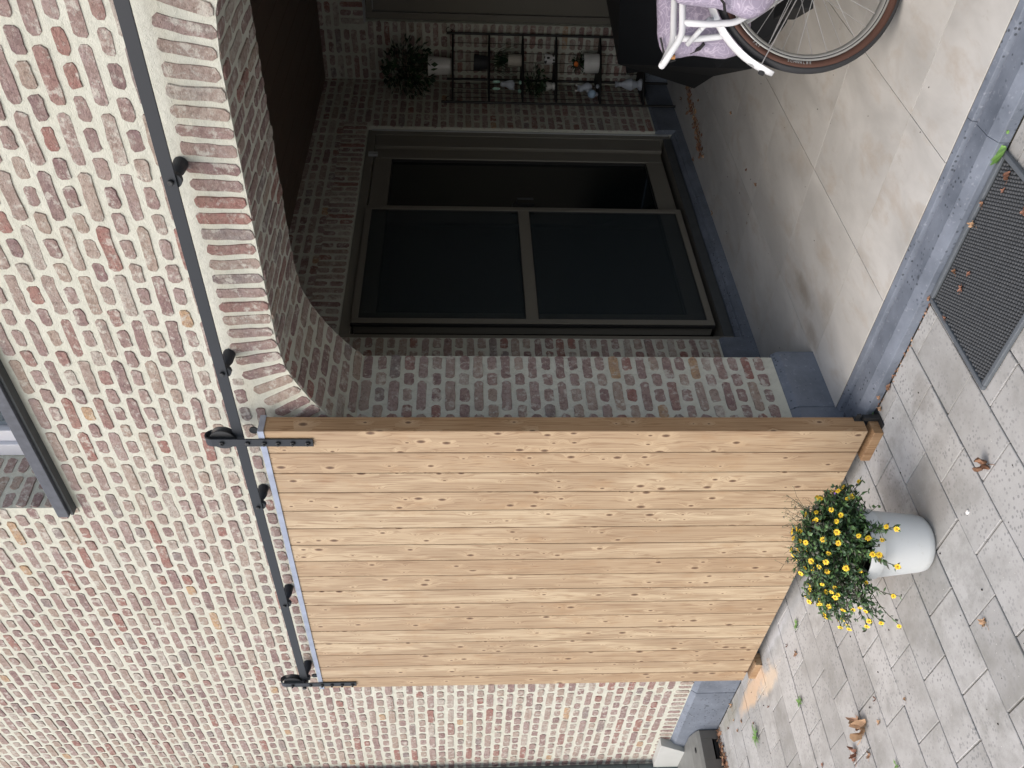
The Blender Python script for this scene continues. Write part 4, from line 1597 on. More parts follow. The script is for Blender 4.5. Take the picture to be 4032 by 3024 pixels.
# small round emblem printed on the mudguard
mb = MB()
c0 = math.radians(149)
for rr0, rr1 in ((0.0, 0.004), (0.006, 0.008), (0.010, 0.0125)):
    kk = 20
    base0 = []
    for k in range(kk):
        a = 2 * math.pi * k / kk
        for r in (rr0, rr1):
            an = c0 + math.cos(a) * r / 0.366; o_ = math.sin(a) * r
            base0.append(B(math.cos(an) * (0.3668 - 0.011 * (o_ / .029) ** 2), math.sin(an) * (0.3668 - 0.011 * (o_ / .029) ** 2), o_))
    b = mb.verts(base0)
    for k in range(kk):
        j = (k + 1) % kk
        mb.face((b + 2 * k, b + 2 * j, b + 2 * j + 1, b + 2 * k + 1))
local(mb.build('emblem', 'logo_print', bk, fix=False), bk)
# mudguard stays
for o_ in (0.033, -0.033):
    mb = MB().tube([B(0.0, 0.0, o_ * 1.3), B(math.cos(math.radians(153)) * 0.352, math.sin(math.radians(153)) * 0.352, o_ * .86)], 0.002, 6)
    local(mb.build('mudguard_stay', 'spoke', bk), bk)
# rack of white tubes
RT = 0.0115


def rk(pts_, r=RT, nm='rack_tube', mt='white_paint'):
    # round the corners
    P = [Vector(p) for p in pts_]
    out = [P[0]]
    for i in range(1, len(P) - 1):
        a = P[i] + (P[i - 1] - P[i]).normalized() * min(0.025, (P[i - 1] - P[i]).length * .45)
        c = P[i] + (P[i + 1] - P[i]).normalized() * min(0.025, (P[i + 1] - P[i]).length * .45)
        for t in (0, .25, .5, .75, 1):
            out.append(a * (1 - t) ** 2 + P[i] * 2 * t * (1 - t) + c * t * t)
    out.append(P[-1])
    return local(MB().tube(out, r, 12).build(nm, mt, bk, smooth=True), bk)


rk([B(0.25, 0.450, .06), B(-0.141, 0.450, .06), B(-0.235, 0.447, .06), B(-0.290, 0.482, .045), B(-0.322, 0.500, .02)])
rk([B(0.25, 0.450, -.06), B(-0.130, 0.450, -.06), B(-0.225, 0.449, -.06), B(-0.290, 0.480, -.045), B(-0.322, 0.500, .0)])
rk([B(-0.195, 0.445, .06), B(-0.195, 0.35, .055), B(-0.185, 0.262, .045), B(-0.02, 0.0, .05)])
rk([B(-0.215, 0.445, -.06), B(-0.215, 0.365, -.058), B(-0.205, 0.27, -.05), B(-0.02, 0.0, -.05)])
rk([B(-0.170, 0.345, .03), B(-0.236, 0.400, -.055)], 0.009)
rk([B(-0.160, 0.325, .0), B(-0.205, 0.375, .03)], 0.007, 'rack_brace')
rk([B(0.10, 0.45, .06), B(0.10, 0.45, -.06)], 0.009)
mb = MB(); mb.xf = None
# rest of the frame, beyond the edge of the picture
for pts_, r in (([(0.0, 0.0, .055), (0.42, -0.08, .02)], .010), ([(0.0, 0.0, -.055), (0.42, -0.08, -.02)], .010), ([(0.42, -0.08, 0), (0.28, 0.48, 0)], .016),
                ([(0.42, -0.08, 0), (0.95, 0.38, 0)], .019), ([(0.0, 0.0, .055), (0.30, 0.40, .015)], .008), ([(0.0, 0, -.055), (0.30, 0.40, -.015)], .008),
                ([(1.05, 0.0, .05), (0.93, 0.36, .04), (0.90, 0.60, 0)], .013), ([(1.05, 0.0, -.05), (0.93, 0.36, -.04)], .013)):
    local(MB().tube([B(*p) for p in pts_], r, 12).build('frame_tube', 'white_paint', bk, smooth=True), bk)
local(MB().ball(B(0.27, 0.52, 0), 0.075, 16, 8, (1.5, 1.3, .5)).build('saddle', 'tyre_black', bk, smooth=True), bk)
local(MB().tube([B(0.90, 0.60, 0), B(0.88, 0.68, -.12), B(0.78, 0.70, -.27)], .011, 10).tube([B(0.90, 0.60, 0), B(0.88, 0.68, .12), B(0.78, 0.70, .27)], .011, 10).build('handlebar', 'dark_steel', bk, smooth=True), bk)
local(MB().tube([B(0.42, -0.08, -.07), B(0.42, -0.08, .07)], .03, 14).tube([B(.42, -.08, .07), B(.52, -.2, .075), B(.52, -.2, .14)], .009, 8).build('crank', 'dark_steel', bk), bk)
# little cork-coloured light under the rack tip
local(MB().tube([B(-0.268, 0.452, -.10), B(-0.268, 0.432, -.10)], 0.008, 10).build('strap_end', 'cork', bk), bk)


def pannier(o0, o1, outline, label_, seed):
    """soft bag: outline in the wheel plane, bulged between two depths"""
    g_ = bpy.data.objects.new('pannier_bag', None); COL.objects.link(g_); g_.parent = bk; local(g_, bk)
    tag(g_, label_)
    r_ = random.Random(seed)
    P = [Vector(p) for p in outline]
    # resample
    dense = []
    for i in range(len(P)):
        a, b = P[i], P[(i + 1) % len(P)]
        m = max(1, int((b - a).length / 0.02))
        for k in range(m):
            dense.append(a.lerp(b, k / m))
    # smooth outline
    for _ in range(3):
        dense = [(dense[i - 1] + dense[i] * 2 + dense[(i + 1) % len(dense)]) / 4 for i in range(len(dense))]
    cx = sum((p.x for p in dense)) / len(dense); cy = sum((p.y for p in dense)) / len(dense)
    C0 = Vector((cx, cy))
    mb_ = MB(); rings = []
    prof_ = [(0.0, 0.30), (0.10, 0.78), (0.22, 0.95), (0.5, 1.0), (0.78, 0.95), (0.9, 0.78), (1.0, 0.30)]
    for t, sc in prof_:
        ring = []
        for p in dense:
            q = C0 + (p - C0) * (sc if sc < 1 else 1.0)
            q += Vector((r_.uniform(-1, 1), r_.uniform(-1, 1))) * 0.0015
            ring.append(B(q.x, q.y, o0 + (o1 - o0) * t + r_.uniform(-1, 1) * 0.002))
        rings.append(mb_.verts(ring))
    m = len(dense)
    for i in range(len(rings) - 1):
        for k in range(m):
            mb_.face((rings[i] + k, rings[i] + (k + 1) % m, rings[i + 1] + (k + 1) % m, rings[i + 1] + k))
    c0 = mb_.verts([B(C0.x, C0.y, o0 - 0.004)]); c1 = mb_.verts([B(C0.x, C0.y, o1 + 0.004)])
    for k in range(m):
        mb_.face((c0, rings[0] + (k + 1) % m, rings[0] + k)); mb_.face((c1, rings[-1] + k, rings[-1] + (k + 1) % m))
    bod = mb_.build('cloth_body', 'printed_cloth', g_, smooth=True)
    return g_, dense


near_out = [(0.16, 0.51), (-0.150, 0.505), (-0.162, 0.40), (-0.168, 0.30), (-0.192, 0.275), (-0.205, 0.235), (-0.180, 0.195), (-0.135, 0.150), (-0.02, 0.125), (0.15, 0.125)]
far_out = [(0.05, 0.50), (-0.20, 0.490), (-0.252, 0.478), (-0.279, 0.455), (-0.266, 0.42), (-0.252, 0.36), (-0.243, 0.325), (-0.262, 0.29), (-0.268, 0.245), (-0.250, 0.19), (-0.20, 0.155), (0.05, 0.14)]
ga, dn = pannier(0.07, 0.19, near_out, 'lilac printed bag on the near side of the rear wheel', 1)
gb, dn2 = pannier(-0.19, -0.08, far_out, 'lilac printed bag on the far side of the rear wheel', 2)
MB().tube([B(-0.05, 0.47, .197), B(-0.10, 0.44, .200), B(-0.13, 0.385, .200), B(-0.165, 0.345, .185), B(-0.185, 0.33, .15)], 0.0065, 8, flat=.5).build('strap', 'strap', ga)
MB().tube([B(-0.245, 0.372, -.12), B(-0.238, 0.345, -.09), B(-0.225, 0.335, -.075)], 0.008, 8, flat=.5).build('strap', 'strap', gb)
MB().tube([B(-0.205, 0.488, -.09), B(-0.262, 0.470, -.10), B(-0.282, 0.452, -.115), B(-0.273, 0.425, -.12)], 0.004, 8).build('piping', 'grey_tarp', gb)
MB().tube([B(-0.15, 0.50, .19), B(-0.14, 0.47, .2), B(-0.115, 0.44, .2)], 0.004, 6).build('piping', 'grey_tarp', ga)


def fan(mb_, pts_):
    b = mb_.verts(pts_)
    mb_.face([b + i for i in range(len(pts_))])


# ================================================================== COVERED BOX
tb = thing('covered_box', 'large box under a black tarpaulin at the back of the porch behind the bicycle', 'covered box', (-1.9, 4.8, FZ))
mb = MB()
A_ = (-2.296, 4.9, 0.68); Bt = (-1.30, 4.35, 0.86); Cp = (-2.047, 4.35, 0.259); D_ = (-2.047, 4.35, 0.075); E_ = (-1.69, 4.05, 0.072); F_ = (-1.0, 3.72, 0.075)
G_ = (-2.66, 5.35, 0.072); H_ = (-2.45, 5.7, 0.072); I_ = (-2.2, 5.6, 0.68); J_ = (-1.2, 5.7, 0.8); K_ = (-0.8, 5.7, 0.075)
fan(mb, [A_, Cp, D_, E_, Bt]); fan(mb, [Bt, E_, F_, (-0.72, 3.95, 0.84)])
fan(mb, [A_, I_, J_, (-0.72, 3.95, .84), Bt]); fan(mb, [J_, K_, F_, (-0.72, 3.95, .84)])
local(mb.build('black_cover', 'tarp', tb, bevel=0.0), tb)
mb = MB()
e_ = 0.004
fan(mb, [A_, G_, (-2.40, 4.99, 0.072), Cp]); fan(mb, [Cp, (-2.40, 4.99, 0.072), D_]); fan(mb, [A_, I_, H_, G_]); fan(mb, [I_, J_, K_, H_])
local(mb.build('side_flap', 'grey_tarp', tb), tb)
# black slat crate standing behind the rear wheel
MBc = MB().box(-0.17, 0.17, -0.11, 0.11, 0, 0.10)
cr = tag(MBc.build('low_crate', 'tarp', bevel=0.004), 'low black crate on the porch floor behind the rear wheel', 'crate')
cr.location = (-1.42, 3.96, FZ); cr.rotation_euler = (0, 0, 0.6)

# ================================================================== CORNER SHELF
sh = thing('corner_shelf', 'black wrought iron quarter-round plant shelf in the far corner of the porch', 'shelf', (-2.99, 6.08, FZ))
PL = Vector((-2.992, 5.735, 0)); PR = Vector((-2.655, 6.082, 0)); PB = Vector((-2.995, 6.085, 0))
SZ = [1.655, 1.400, 1.163, 0.925, 0.612, 0.302]
for P_, zt_ in ((PL, 1.735), (PR, 1.70), (PB, 1.70)):
    pts_ = [P_ + Vector((0, 0, FZ)), P_ + Vector((0, 0, zt_))]
    local(MB().tube(pts_, 0.009, 8).build('post', 'wrought_iron', sh), sh)


def arcp(t, r=0.345):
    a = math.pi / 2 * t
    # shallow front: between a straight chord and a quarter circle
    ch = PR * t + PL * (1 - t)
    q = PB + Vector((math.sin(a) * r, -math.cos(a) * r, 0))
    return ch.lerp(q, 0.35)


for z in SZ:
    mb = MB()
    fr = [arcp(i / 10) + Vector((0, 0, z)) for i in range(11)]
    mb.tube(fr, 0.0075, 6); mb.tube([PL + Vector((0, 0, z)), PB + Vector((0, 0, z)), PR + Vector((0, 0, z))], 0.006, 6)
    b = mb.verts([p + Vector((0, 0, 0.002)) for p in [PB + Vector((0, 0, z))] + fr] + [p - Vector((0, 0, 0.004)) for p in [PB + Vector((0, 0, z))] + fr])
    mb.face([b + i for i in range(12)]); mb.face([b + 12 + i for i in range(12)][::-1])
    for i in range(11):
        mb.face((b + i, b + i + 1, b + 13 + i, b + 12 + i))
    local(mb.build('shelf_board', 'wrought_iron', sh), sh)
for z0, z1 in zip(SZ[1:], SZ):
    for t in (0.2, 0.4, 0.6, 0.8):
        for Q in (PL, PR):
            p = PB.lerp(Q, t)
            local(MB().tube([p + Vector((0, 0, z0)), p + Vector((0, 0, z1))], 0.0022, 5).build('wire', 'wrought_iron', sh), sh)
for s_ in (PL, PR):
    c_ = s_ + Vector((0, 0, 1.68))
    local(MB().tube([c_ + Vector((0.022 * math.cos(a / 3) * (1 - a / 30) + .02, 0, 0.022 * math.sin(a / 3))) for a in range(18)], 0.003, 5).build('scroll', 'wrought_iron', sh), sh)


def pot(name, label, x, y, z, prof_, mt, n=24):
    t_ = thing(name, label, 'plant pot' if 'pot' in name or 'plant' in name else 'ornament', (x, y, z))
    MB().lathe(prof_, (0, 0, 0), 'z', n).build('pot', mt, t_, smooth=False)
    return t_


def bush(par, c, R_, n_, seed, mt='dark_leaf', L=(0.03, 0.06), wd=(0.010, 0.02)):
    r_ = random.Random(seed); mb_ = MB(); st = MB()
    for i in range(n_):
        d = Vector((r_.gauss(0, 1), r_.gauss(0, 1), r_.gauss(0.2, .8))).normalized()
        p = Vector(c) + Vector((d.x * R_[0], d.y * R_[1], d.z * R_[2])) * r_.random() ** 0.4
        mb_.t = r_.random()
        leafquad(mb_, p, d + Vector((r_.gauss(0, .5), r_.gauss(0, .5), -.3)), Vector((0, 0, 1)), r_.uniform(*L), r_.uniform(*wd))
        if i % 8 == 0:
            st.tube([(0, 0, c[2] * 0.5), p], 0.0012, 3, caps=False)
    o_ = mb_.build('foliage', mt, par, fix=False); o_['kind'] = 'stuff'
    o_ = st.build('stems', 'stem', par, fix=False); o_['kind'] = 'stuff'


t = pot('potted_bush', 'white pot with a dark bushy plant on the top board of the iron shelf', -2.842, 5.965, 1.664, [(0.050, 0), (0.056, 0.01), (0.064, 0.14), (0.068, 0.165), (0.060, 0.165), (0.055, 0.15)], 'ceramic_white')
bush(t, (-0.01, -0.02, 0.30), (0.20, 0.20, 0.18), 520, 51)
t = pot('dark_planter', 'dark empty green planter on the second board of the iron shelf', -2.82, 5.985, 1.406, [(0.045, 0), (0.055, 0.10), (0.05, 0.10), (0.045, 0.08)], 'tyre_black')
t = pot('spider_plant', 'beige pot with long grassy leaves on the third board of the iron shelf', -2.80, 5.99, 1.169, [(0.040, 0), (0.050, 0.095), (0.044, 0.095), (0.04, 0.08)], 'ceramic_beige')
r_ = random.Random(61); mb = MB()
for i in range(60):
    a = r_.uniform(0, 6.28); L = r_.uniform(.10, .24); up = r_.uniform(.04, .14)
    d = Vector((math.cos(a), math.sin(a), 0)); s_ = Vector((-d.y, d.x, 0)); mb.t = r_.random()
    prev = None
    for k in range(6):
        t_ = k / 5
        c = d * L * t_ + Vector((0, 0, 0.09 + up * 4 * t_ * (1 - t_) - 0.07 * t_ * t_))
        w_ = 0.004 * (1 - t_ * .9)
        b = mb.verts([c - s_ * w_, c + s_ * w_])
        if prev is not None:
            mb.face((prev, prev + 1, b + 1, b))
        prev = b
o = mb.build('leaves', 'dark_leaf', t, fix=False); o['kind'] = 'stuff'
t = pot('spotted_pot', 'black and white patterned small pot on the fourth board of the iron shelf', -2.79, 6.0, 0.932, [(0.030, 0), (0.040, 0.07), (0.036, 0.07), (0.03, 0.06)], 'spotted_glaze')
t = pot('cream_pot', 'small cream footed pot with dark leaves, left on the fourth board of the iron shelf', -2.925, 5.865, 0.932, [(0.026, 0), (0.028, 0.01), (0.018, 0.02), (0.036, 0.06), (0.032, 0.06)], 'ceramic_white')
bush(t, (0.02, 0.02, 0.13), (0.10, 0.10, 0.07), 120, 52, L=(.03, .05), wd=(.012, .022))
t = pot('orange_flower_pot', 'largest white pot with one orange flower on the fifth board of the iron shelf', -2.80, 5.975, 0.618, [(0.062, 0), (0.066, 0.004), (0.068, 0.10), (0.070, 0.112), (0.063, 0.112), (0.06, 0.10)], 'ceramic_white')
bush(t, (0.0, 0.0, 0.14), (0.06, 0.06, 0.04), 90, 53, L=(.02, .04), wd=(.008, .014))
MB().ball((0.005, -0.03, 0.165), 0.020, 9, 6, (1, 1, .8)).build('orange_flower', 'orange_petal', t)


def skin(name, mt, par, jts, edges, lvl=1):
    me = bpy.data.meshes.new(name)
    me.from_pydata([j[0] for j in jts], edges, [])
    o_ = link(name, me, par)
    me.materials.append(M[mt])
    md = o_.modifiers.new('skin', 'SKIN'); sb = o_.modifiers.new('sub', 'SUBSURF'); sb.levels = sb.render_levels = lvl + 1
    for i, j in enumerate(jts):
        me.skin_vertices[0].data[i].radius = (j[1], j[1])
    me.skin_vertices[0].data[0].use_root = True
    md.use_smooth_shade = True
    return o_


def skinned(name, mt, par, jts, edges):
    me = bpy.data.meshes.new(name)
    me.from_pydata([j[0] for j in jts], edges, [])
    o_ = link(name, me, par)
    me.materials.append(M[mt])
    md = o_.modifiers.new('skin', 'SKIN')
    if not me.skin_vertices:
        bm_ = bmesh.new(); bm_.from_mesh(me); bm_.verts.layers.skin.verify(); bm_.to_mesh(me); bm_.free()
    for i, j in enumerate(jts):
        me.skin_vertices[0].data[i].radius = (j[1], j[1])
        me.skin_vertices[0].data[i].use_root = (i == 0)
    sb = o_.modifiers.new('sub', 'SUBSURF'); sb.levels = sb.render_levels = 2
    return o_


# hare figurine, sitting up, mint ears and feet
t = thing('hare_figurine', 'grey seated hare figurine with mint green ears and paws on the iron shelf', 'figurine', (-2.915, 5.872, 1.169))
skinned('body', 'ceramic_grey', t, [((0, 0, 0.045), 0.034), ((0, -0.005, 0.085), 0.024), ((0.0, -0.008, 0.115), 0.017), ((0.0, -0.014, 0.14), 0.022), ((0.0, -0.03, 0.136), 0.012),
                                       ((0.028, -0.02, 0.08), 0.009), ((-0.028, -0.02, 0.08), 0.009), ((0.022, -0.04, 0.05), 0.008), ((-0.022, -0.04, 0.05), 0.008)],
        [(0, 1), (1, 2), (2, 3), (3, 4), (1, 5), (1, 6), (5, 7), (6, 8)])
for sx in (-1, 1):
    MB().ball((sx * 0.026 - .01, -0.01, 0.178), 0.012, 10, 6, (1, .6, 2.4)).build('ear', 'ceramic_mint', t, smooth=True)
    MB().ball((sx * 0.032, -0.045, 0.012), 0.014, 10, 6, (.9, 1.5, .8)).build('paw', 'ceramic_mint', t, smooth=True)
# goat-like figurine with a blue ball
t = thing('animal_figurine', 'pale grey horned animal figurine hugging a blue ball on the fifth board of the shelf', 'figurine', (-2.93, 5.86, 0.618))
skinned('body', 'ceramic_grey', t, [((0.01, 0.0, 0.05), 0.036), ((0.012, 0.0, 0.09), 0.026), ((0.0, -0.012, 0.125), 0.021), ((-0.006, -0.034, 0.118), 0.012),
                                       ((0.02, 0.0, 0.15), 0.006), ((-0.022, 0.0, 0.15), 0.006), ((-0.02, -0.03, 0.07), 0.011), ((0.03, -0.035, 0.06), 0.011)],
        [(0, 1), (1, 2), (2, 3), (2, 4), (2, 5), (1, 6), (1, 7)])
for sx in (-1, 1):
    MB().ball((sx * 0.022, 0.0, 0.158), 0.009, 8, 6).build('horn_tip', 'ceramic_white', t, smooth=True)
    MB().ball((sx * 0.03, -0.03, 0.012), 0.015, 9, 6, (1, 1.3, .8)).build('foot', 'ceramic_grey', t, smooth=True)
MB().ball((-0.015, -0.055, 0.05), 0.030, 14, 10).build('ball', 'ceramic_blue', t, smooth=True)
t = pot('vase_ornament', 'pale blue-grey baluster vase on the lowest board of the iron shelf', -2.905, 5.880, 0.308, [(0.040, 0), (0.040, 0.012), (0.022, 0.03), (0.026, 0.045), (0.044, 0.075), (0.034, 0.11), (0.017, 0.14), (0.015, 0.165), (0.024, 0.185), (0.020, 0.187)], 'ceramic_grey')
t = pot('black_bucket_pot', 'black pot on the lowest board of the iron shelf beside the vase', -2.80, 5.98, 0.308, [(0.05, 0), (0.065, 0.10), (0.06, 0.10), (0.055, 0.08)], 'tyre_black')

# ================================================================== DOWNPIPE CORNER
dp = thing('downpipe', 'dark zinc rain downpipe at the far left end of the facade', 'downpipe', (-5.850, 2.190, 0))
local(MB().lathe([(0.046, 0.13), (0.046, 4.9)], (-5.850, 2.190, 0), 'z', 28, True, True).build('pipe', 'downpipe_zinc', dp, smooth=False), dp)
for z in (0.42, 0.50, 0.69, 2.3):
    local(MB().lathe([(0.0475, z), (0.0475, z + 0.004)], (-5.850, 2.190, 0), 'z', 28).build('seam_ring', 'dark_steel', dp), dp)
sl = thing('pipe_shield', 'light grey slanting metal shield against the wall beside the downpipe foot', 'metal shield', (-5.6, 2.22, 0.1))
mb = MB()
mb.prism([(-5.457, 0.330), (-5.80, 0.325), (-5.86, 0.105), (-5.594, 0.120)], lambda a, b, d: (a, d, b), 2.195, 2.248)
local(mb.build('cover', 'galvanised', sl, bevel=0.002), sl)
gb_ = thing('gully_box', 'dark grey-brown drain box with slots on the paving at the foot of the downpipe', 'drain box', (-5.55, 2.08, 0))
mb = MB()
y0, y1, x0, x1, zh = 1.90, 2.222, -5.80, -5.300, 0.115
# right face with an open slot, built from pieces round the hole
sy0, sy1, sz0, sz1 = 2.045, 2.170, 0.008, 0.045
mb.box(x1 - 0.014, x1, y0, sy0, 0, zh); mb.box(x1 - 0.014, x1, sy1, y1, 0, zh); mb.box(x1 - .014, x1, sy0, sy1, sz1, zh); mb.box(x1 - .014, x1, sy0, sy1, 0, sz0)
mb.box(x0, x1 - .014, y0, y0 + .014, 0, zh); mb.box(x0, x1 - .014, y1 - .014, y1, 0, zh); mb.box(x0, x0 + .014, y0 + .014, y1 - .014, 0, zh)
local(mb.build('housing', 'box_plastic', gb_, bevel=0.0015), gb_)
mb = MB(); mb.prism([(x1 + .002, zh), (x1 - .02, zh + .018), (x1 - .10, zh + .045), (x0, zh + .05), (x0, zh)], lambda a, b, d: (a, d, b), y0 - .002, y1 + .002)
local(mb.build('lid', 'box_edge', gb_, bevel=0.003), gb_)
for yy in (1.99, 2.12):
    local(MB().ball((x1 - .055, yy, zh + .031), 0.012, 10, 6, (.8, 1.6, .35)).build('lid_dimple', 'gasket', gb_), gb_)
local(MB().box(x0 + .02, x1 - .02, y0 + .02, y1 - .02, 0.002, 0.03).build('inside', 'gasket', gb_), gb_)

# ================================================================== LEAVES, WEEDS, CRUMBS
def leaf_mesh(seed, size, lobes=5, curl=0.5):
    r_ = random.Random(seed); mb_ = MB()
    n_ = lobes * 6
    ctr = mb_.verts([(0, 0, 0.006)])
    ring1 = []; ring2 = []
    ph = r_.uniform(0, 6)
    for k in range(n_):
        a = 2 * math.pi * k / n_
        lob = (1.0, 0.80, 0.60, 0.50, 0.62, 0.84)[k % 6] * r_.uniform(0.86, 1.12)
        rr = size * lob
        wv = 0.5 * math.sin(2 * a + ph) + 0.25 * math.sin(5 * a + ph * 2)
        z2 = curl * size * (0.55 + 0.75 * wv + r_.uniform(-.12, .2))
        ring1.append((math.cos(a) * rr * .52, math.sin(a) * rr * .44, max(.001, curl * size * (.18 + .22 * wv) + r_.uniform(-.001, .002))))
        ring2.append((math.cos(a) * rr * (1 - .35 * curl), math.sin(a) * rr * .78 * (1 - .35 * curl * abs(wv + .3)), max(0.001, z2)))
    b1 = mb_.verts(ring1); b2 = mb_.verts(ring2)
    for k in range(n_):
        j = (k + 1) % n_
        mb_.face((ctr, b1 + k, b1 + j)); mb_.face((b1 + k, b2 + k, b2 + j, b1 + j))
    # stalk
    mb_.tube([(-size * .3, 0, .002), (-size * .9, size * .1, .004), (-size * 1.25, size * .22, 0.006)], 0.0009, 4)
    return mb_.mesh('dry_leaf', 'dead_leaf', fix=False, smooth=True)


LM = [leaf_mesh(i, 0.03, 5, c) for i, c in enumerate((0.4, 0.8, 1.0, 0.6, 0.9, 0.5))]
leaves = [
    (-3.345, 1.392, 0, 1.35, 2, 0.5, 'largest curled brown leaf on the paving, lowest in the left corner cluster'),
    (-3.372, 1.430, 0, 1.0, 1, 2.1, 'crumpled brown leaf touching the largest curled leaf on the paving'),
    (-3.485, 1.357, 0, 0.85, 4, 1.2, 'reddish folded leaf left of the largest curled leaf on the paving'),
    (-3.520, 1.340, 0, 0.55, 5, 2.9, 'small pale tip of leaf beside the reddish folded leaf'),
    (-3.375, 1.305, 0, 0.6, 3, 0.9, 'narrow pinkish leaf scrap in front of the largest curled leaf'),
    (-3.212, 1.362, 0, 0.50, 0, 0.2, 'small rounded brown leaf scrap right of the largest curled leaf'),
    (-3.176, 1.438, 0, 0.40, 1, 0.8, 'tiny ochre leaf scrap above the largest curled leaf'),
    (-2.957, 1.336, 0, 0.30, 2, 1.5, 'tiny yellowish leaf scrap alone on a paving joint'),
    (-2.336, 1.291, 0, 0.65, 4, 1.9, 'thin tan leaf curl alone on the paving before the flower pot'),
    (-1.998, 1.630, 0, 0.85, 2, 2.6, 'orange-brown leaf alone on the paving between pot and doormat'),
    (-3.785, 1.944, 0, 0.60, 3, 0.4, 'small ochre leaf on the paving left of the flower pot'),
    (-3.867, 2.028, 0, 0.35, 1, 0.4, 'tiny ochre scrap near the foot of the barn door'),
    (-4.910, 2.200, 0, 0.65, 4, 1.4, 'brown leaf lying against the stone plinth left of the barn door'),
    (-4.931, 2.121, 0, 0.35, 5, 0.2, 'small dark scrap in front of the plinth near the weed'),
    (-4.800, 2.060, 0, 0.45, 0, 1.7, 'narrow dark brown leaf on the paving near the drain box'),
    (-4.902, 2.049, 0, 0.45, 3, 2.2, 'bright tan leaf on the paving near the drain box'),
    (-5.060, 2.130, 0, 0.35, 2, 0.1, 'small brown scrap nearest the drain box front'),
    (-4.610, 1.964, 0, 0.35, 5, 0.1, 'dark scrap beside the spiky weed on the paving'),
    (-4.321, 1.927, 0, 0.30, 1, 0.1, 'tiny dark scrap on the sand-stained paving'),
    (-3.849, 1.448, 0, 0.45, 0, 0.6, 'orange leaf scrap at the left edge of the paving view'),
    (-2.259, 2.215, 0, 0.50, 2, 0.6, 'orange leaf scrap at the doorstep foot near the barn door'),
    (-2.312, 2.213, 0.02, 0.45, 4, 1.6, 'brown leaf scrap lodged in the doorstep joint'),
    (-2.364, 2.205, 0, 0.45, 1, 2.0, 'tan leaf scrap beside the floor guide of the door'),
    (-1.835, 2.222, 0.012, 0.45, 3, 2.0, 'leaf scrap at the corner of the doormat nearest the pot'),
    (-1.690, 2.097, 0.014, 0.50, 5, 0.3, 'brown leaf scrap on the doormat near its far rim'),
    (-1.674, 2.163, 0.014, 0.38, 2, 1.1, 'rust coloured scrap on the doormat beside the far rim'),
    (-1.634, 2.101, 0.014, 0.38, 0, 2.4, 'orange scrap in the middle part of the doormat'),
    (-1.818, 2.100, 0.014, 0.33, 1, 0.9, 'small leaf scrap near the left rim of the doormat'),
    (-1.511, 2.188, 0.014, 0.55, 4, 1.9, 'dark red-brown leaf on the doormat rim by the doorstep'),
    (-1.441, 2.197, 0.014, 0.40, 3, 0.9, 'tan scrap on the doormat rim right of the dark leaf'),
    (-1.354, 2.135, 0.014, 0.35, 5, 2.9, 'ochre scrap near the right rim of the doormat'),
    (-1.311, 2.143, 0.014, 0.55, 2, 0.4, 'pale curled leaf near the right end of the doormat'),
    (-1.339, 2.005, 0.014, 0.65, 0, 1.4, 'brown leaf at the right front of the doormat'),
    (-2.432, 3.853, FZ, 0.45, 1, 1.4, 'square brown leaf scrap in the middle of the porch floor'),
    (-2.461, 4.040, FZ, 0.30, 2, 0.4, 'tiny yellow scrap on the porch floor'),
    (-2.380, 4.506, FZ, 0.50, 3, 1.9, 'yellowish leaf on the porch floor near a tile joint'),
    (-2.658, 5.186, FZ, 0.42, 4, 1.9, 'brown leaf on the porch floor before the leaf litter'),
    (-2.988, 4.411, FZ, 0.60, 5, 1.6, 'red-brown leaf against the stone sill of the side window'),
    (-2.990, 5.030, FZ, 0.60, 0, 1.5, 'dark leaf against the far part of the stone sill'),
    (-2.898, 4.896, FZ, 0.40, 2, 0.5, 'black leaf scrap on the porch floor near the sill'),
    (-2.801, 5.101, FZ, 0.30, 1, 0.5, 'tiny dark scrap on the porch floor near the litter'),
    (-2.656, 3.832, FZ, 0.25, 3, 0.5, 'tiny brown scrap on the porch floor before the screen door'),
    (-2.86, 5.60, FZ, 0.55, 4, 0.5, 'ochre leaf by the foot of the iron shelf'),
]
for x, y, z, s_, k, rz, lab in leaves:
    s_ *= 1.75 if s_ >= 0.8 else 1.3
    o = link('dry_leaf', LM[k])
    o.location = (x, y, z + 0.0015); o.scale = (s_ * .95, s_ * .8, s_ * .9); o.rotation_euler = (0, 0, rz)
    tag(o, lab, 'leaf', 'dry leaves lying about')
# litter: a streak of broken leaves on the porch floor and under the drain box
for nm, lab, gen, mt_ in (('leaf_litter', 'streak of broken red and brown leaves on the porch floor near the shelf', lambda r: (-2.70 - 0.16 * (v := r.random()) + r.gauss(0, .022), 5.62 - 0.75 * v + r.gauss(0, .03), FZ), 260),
                          ('leaf_litter', 'brown leaf litter packed against the drain box', lambda r: (-5.275 + r.gauss(0, .014), r.uniform(1.93, 2.21), 0.0), 110),
                          ('leaf_litter', 'crumbs of leaf and moss in the joint at the doorstep foot', lambda r: (r.uniform(-2.5, -1.86), 2.222 + r.gauss(0, .004), 0.0), 90)):
    r_ = random.Random(len(lab)); mb = MB()
    small = 0.35 if 'crumbs' in lab else 1.0
    for i in range(mt_):
        x, y, z = gen(r_)
        mb.t = r_.random()
        L = r_.uniform(.012, .040) * small
        leafquad(mb, Vector((x, y, z + r_.uniform(0.002, .014) * small)), Vector((r_.gauss(0, 1), r_.gauss(0, 1), r_.gauss(0, .3))), Vector((r_.gauss(0, .6), r_.gauss(0, .6), 1)), L, L * .35)
    o = tag(mb.build(nm, 'dead_leaf', fix=False), lab, 'leaf litter', kind='stuff')


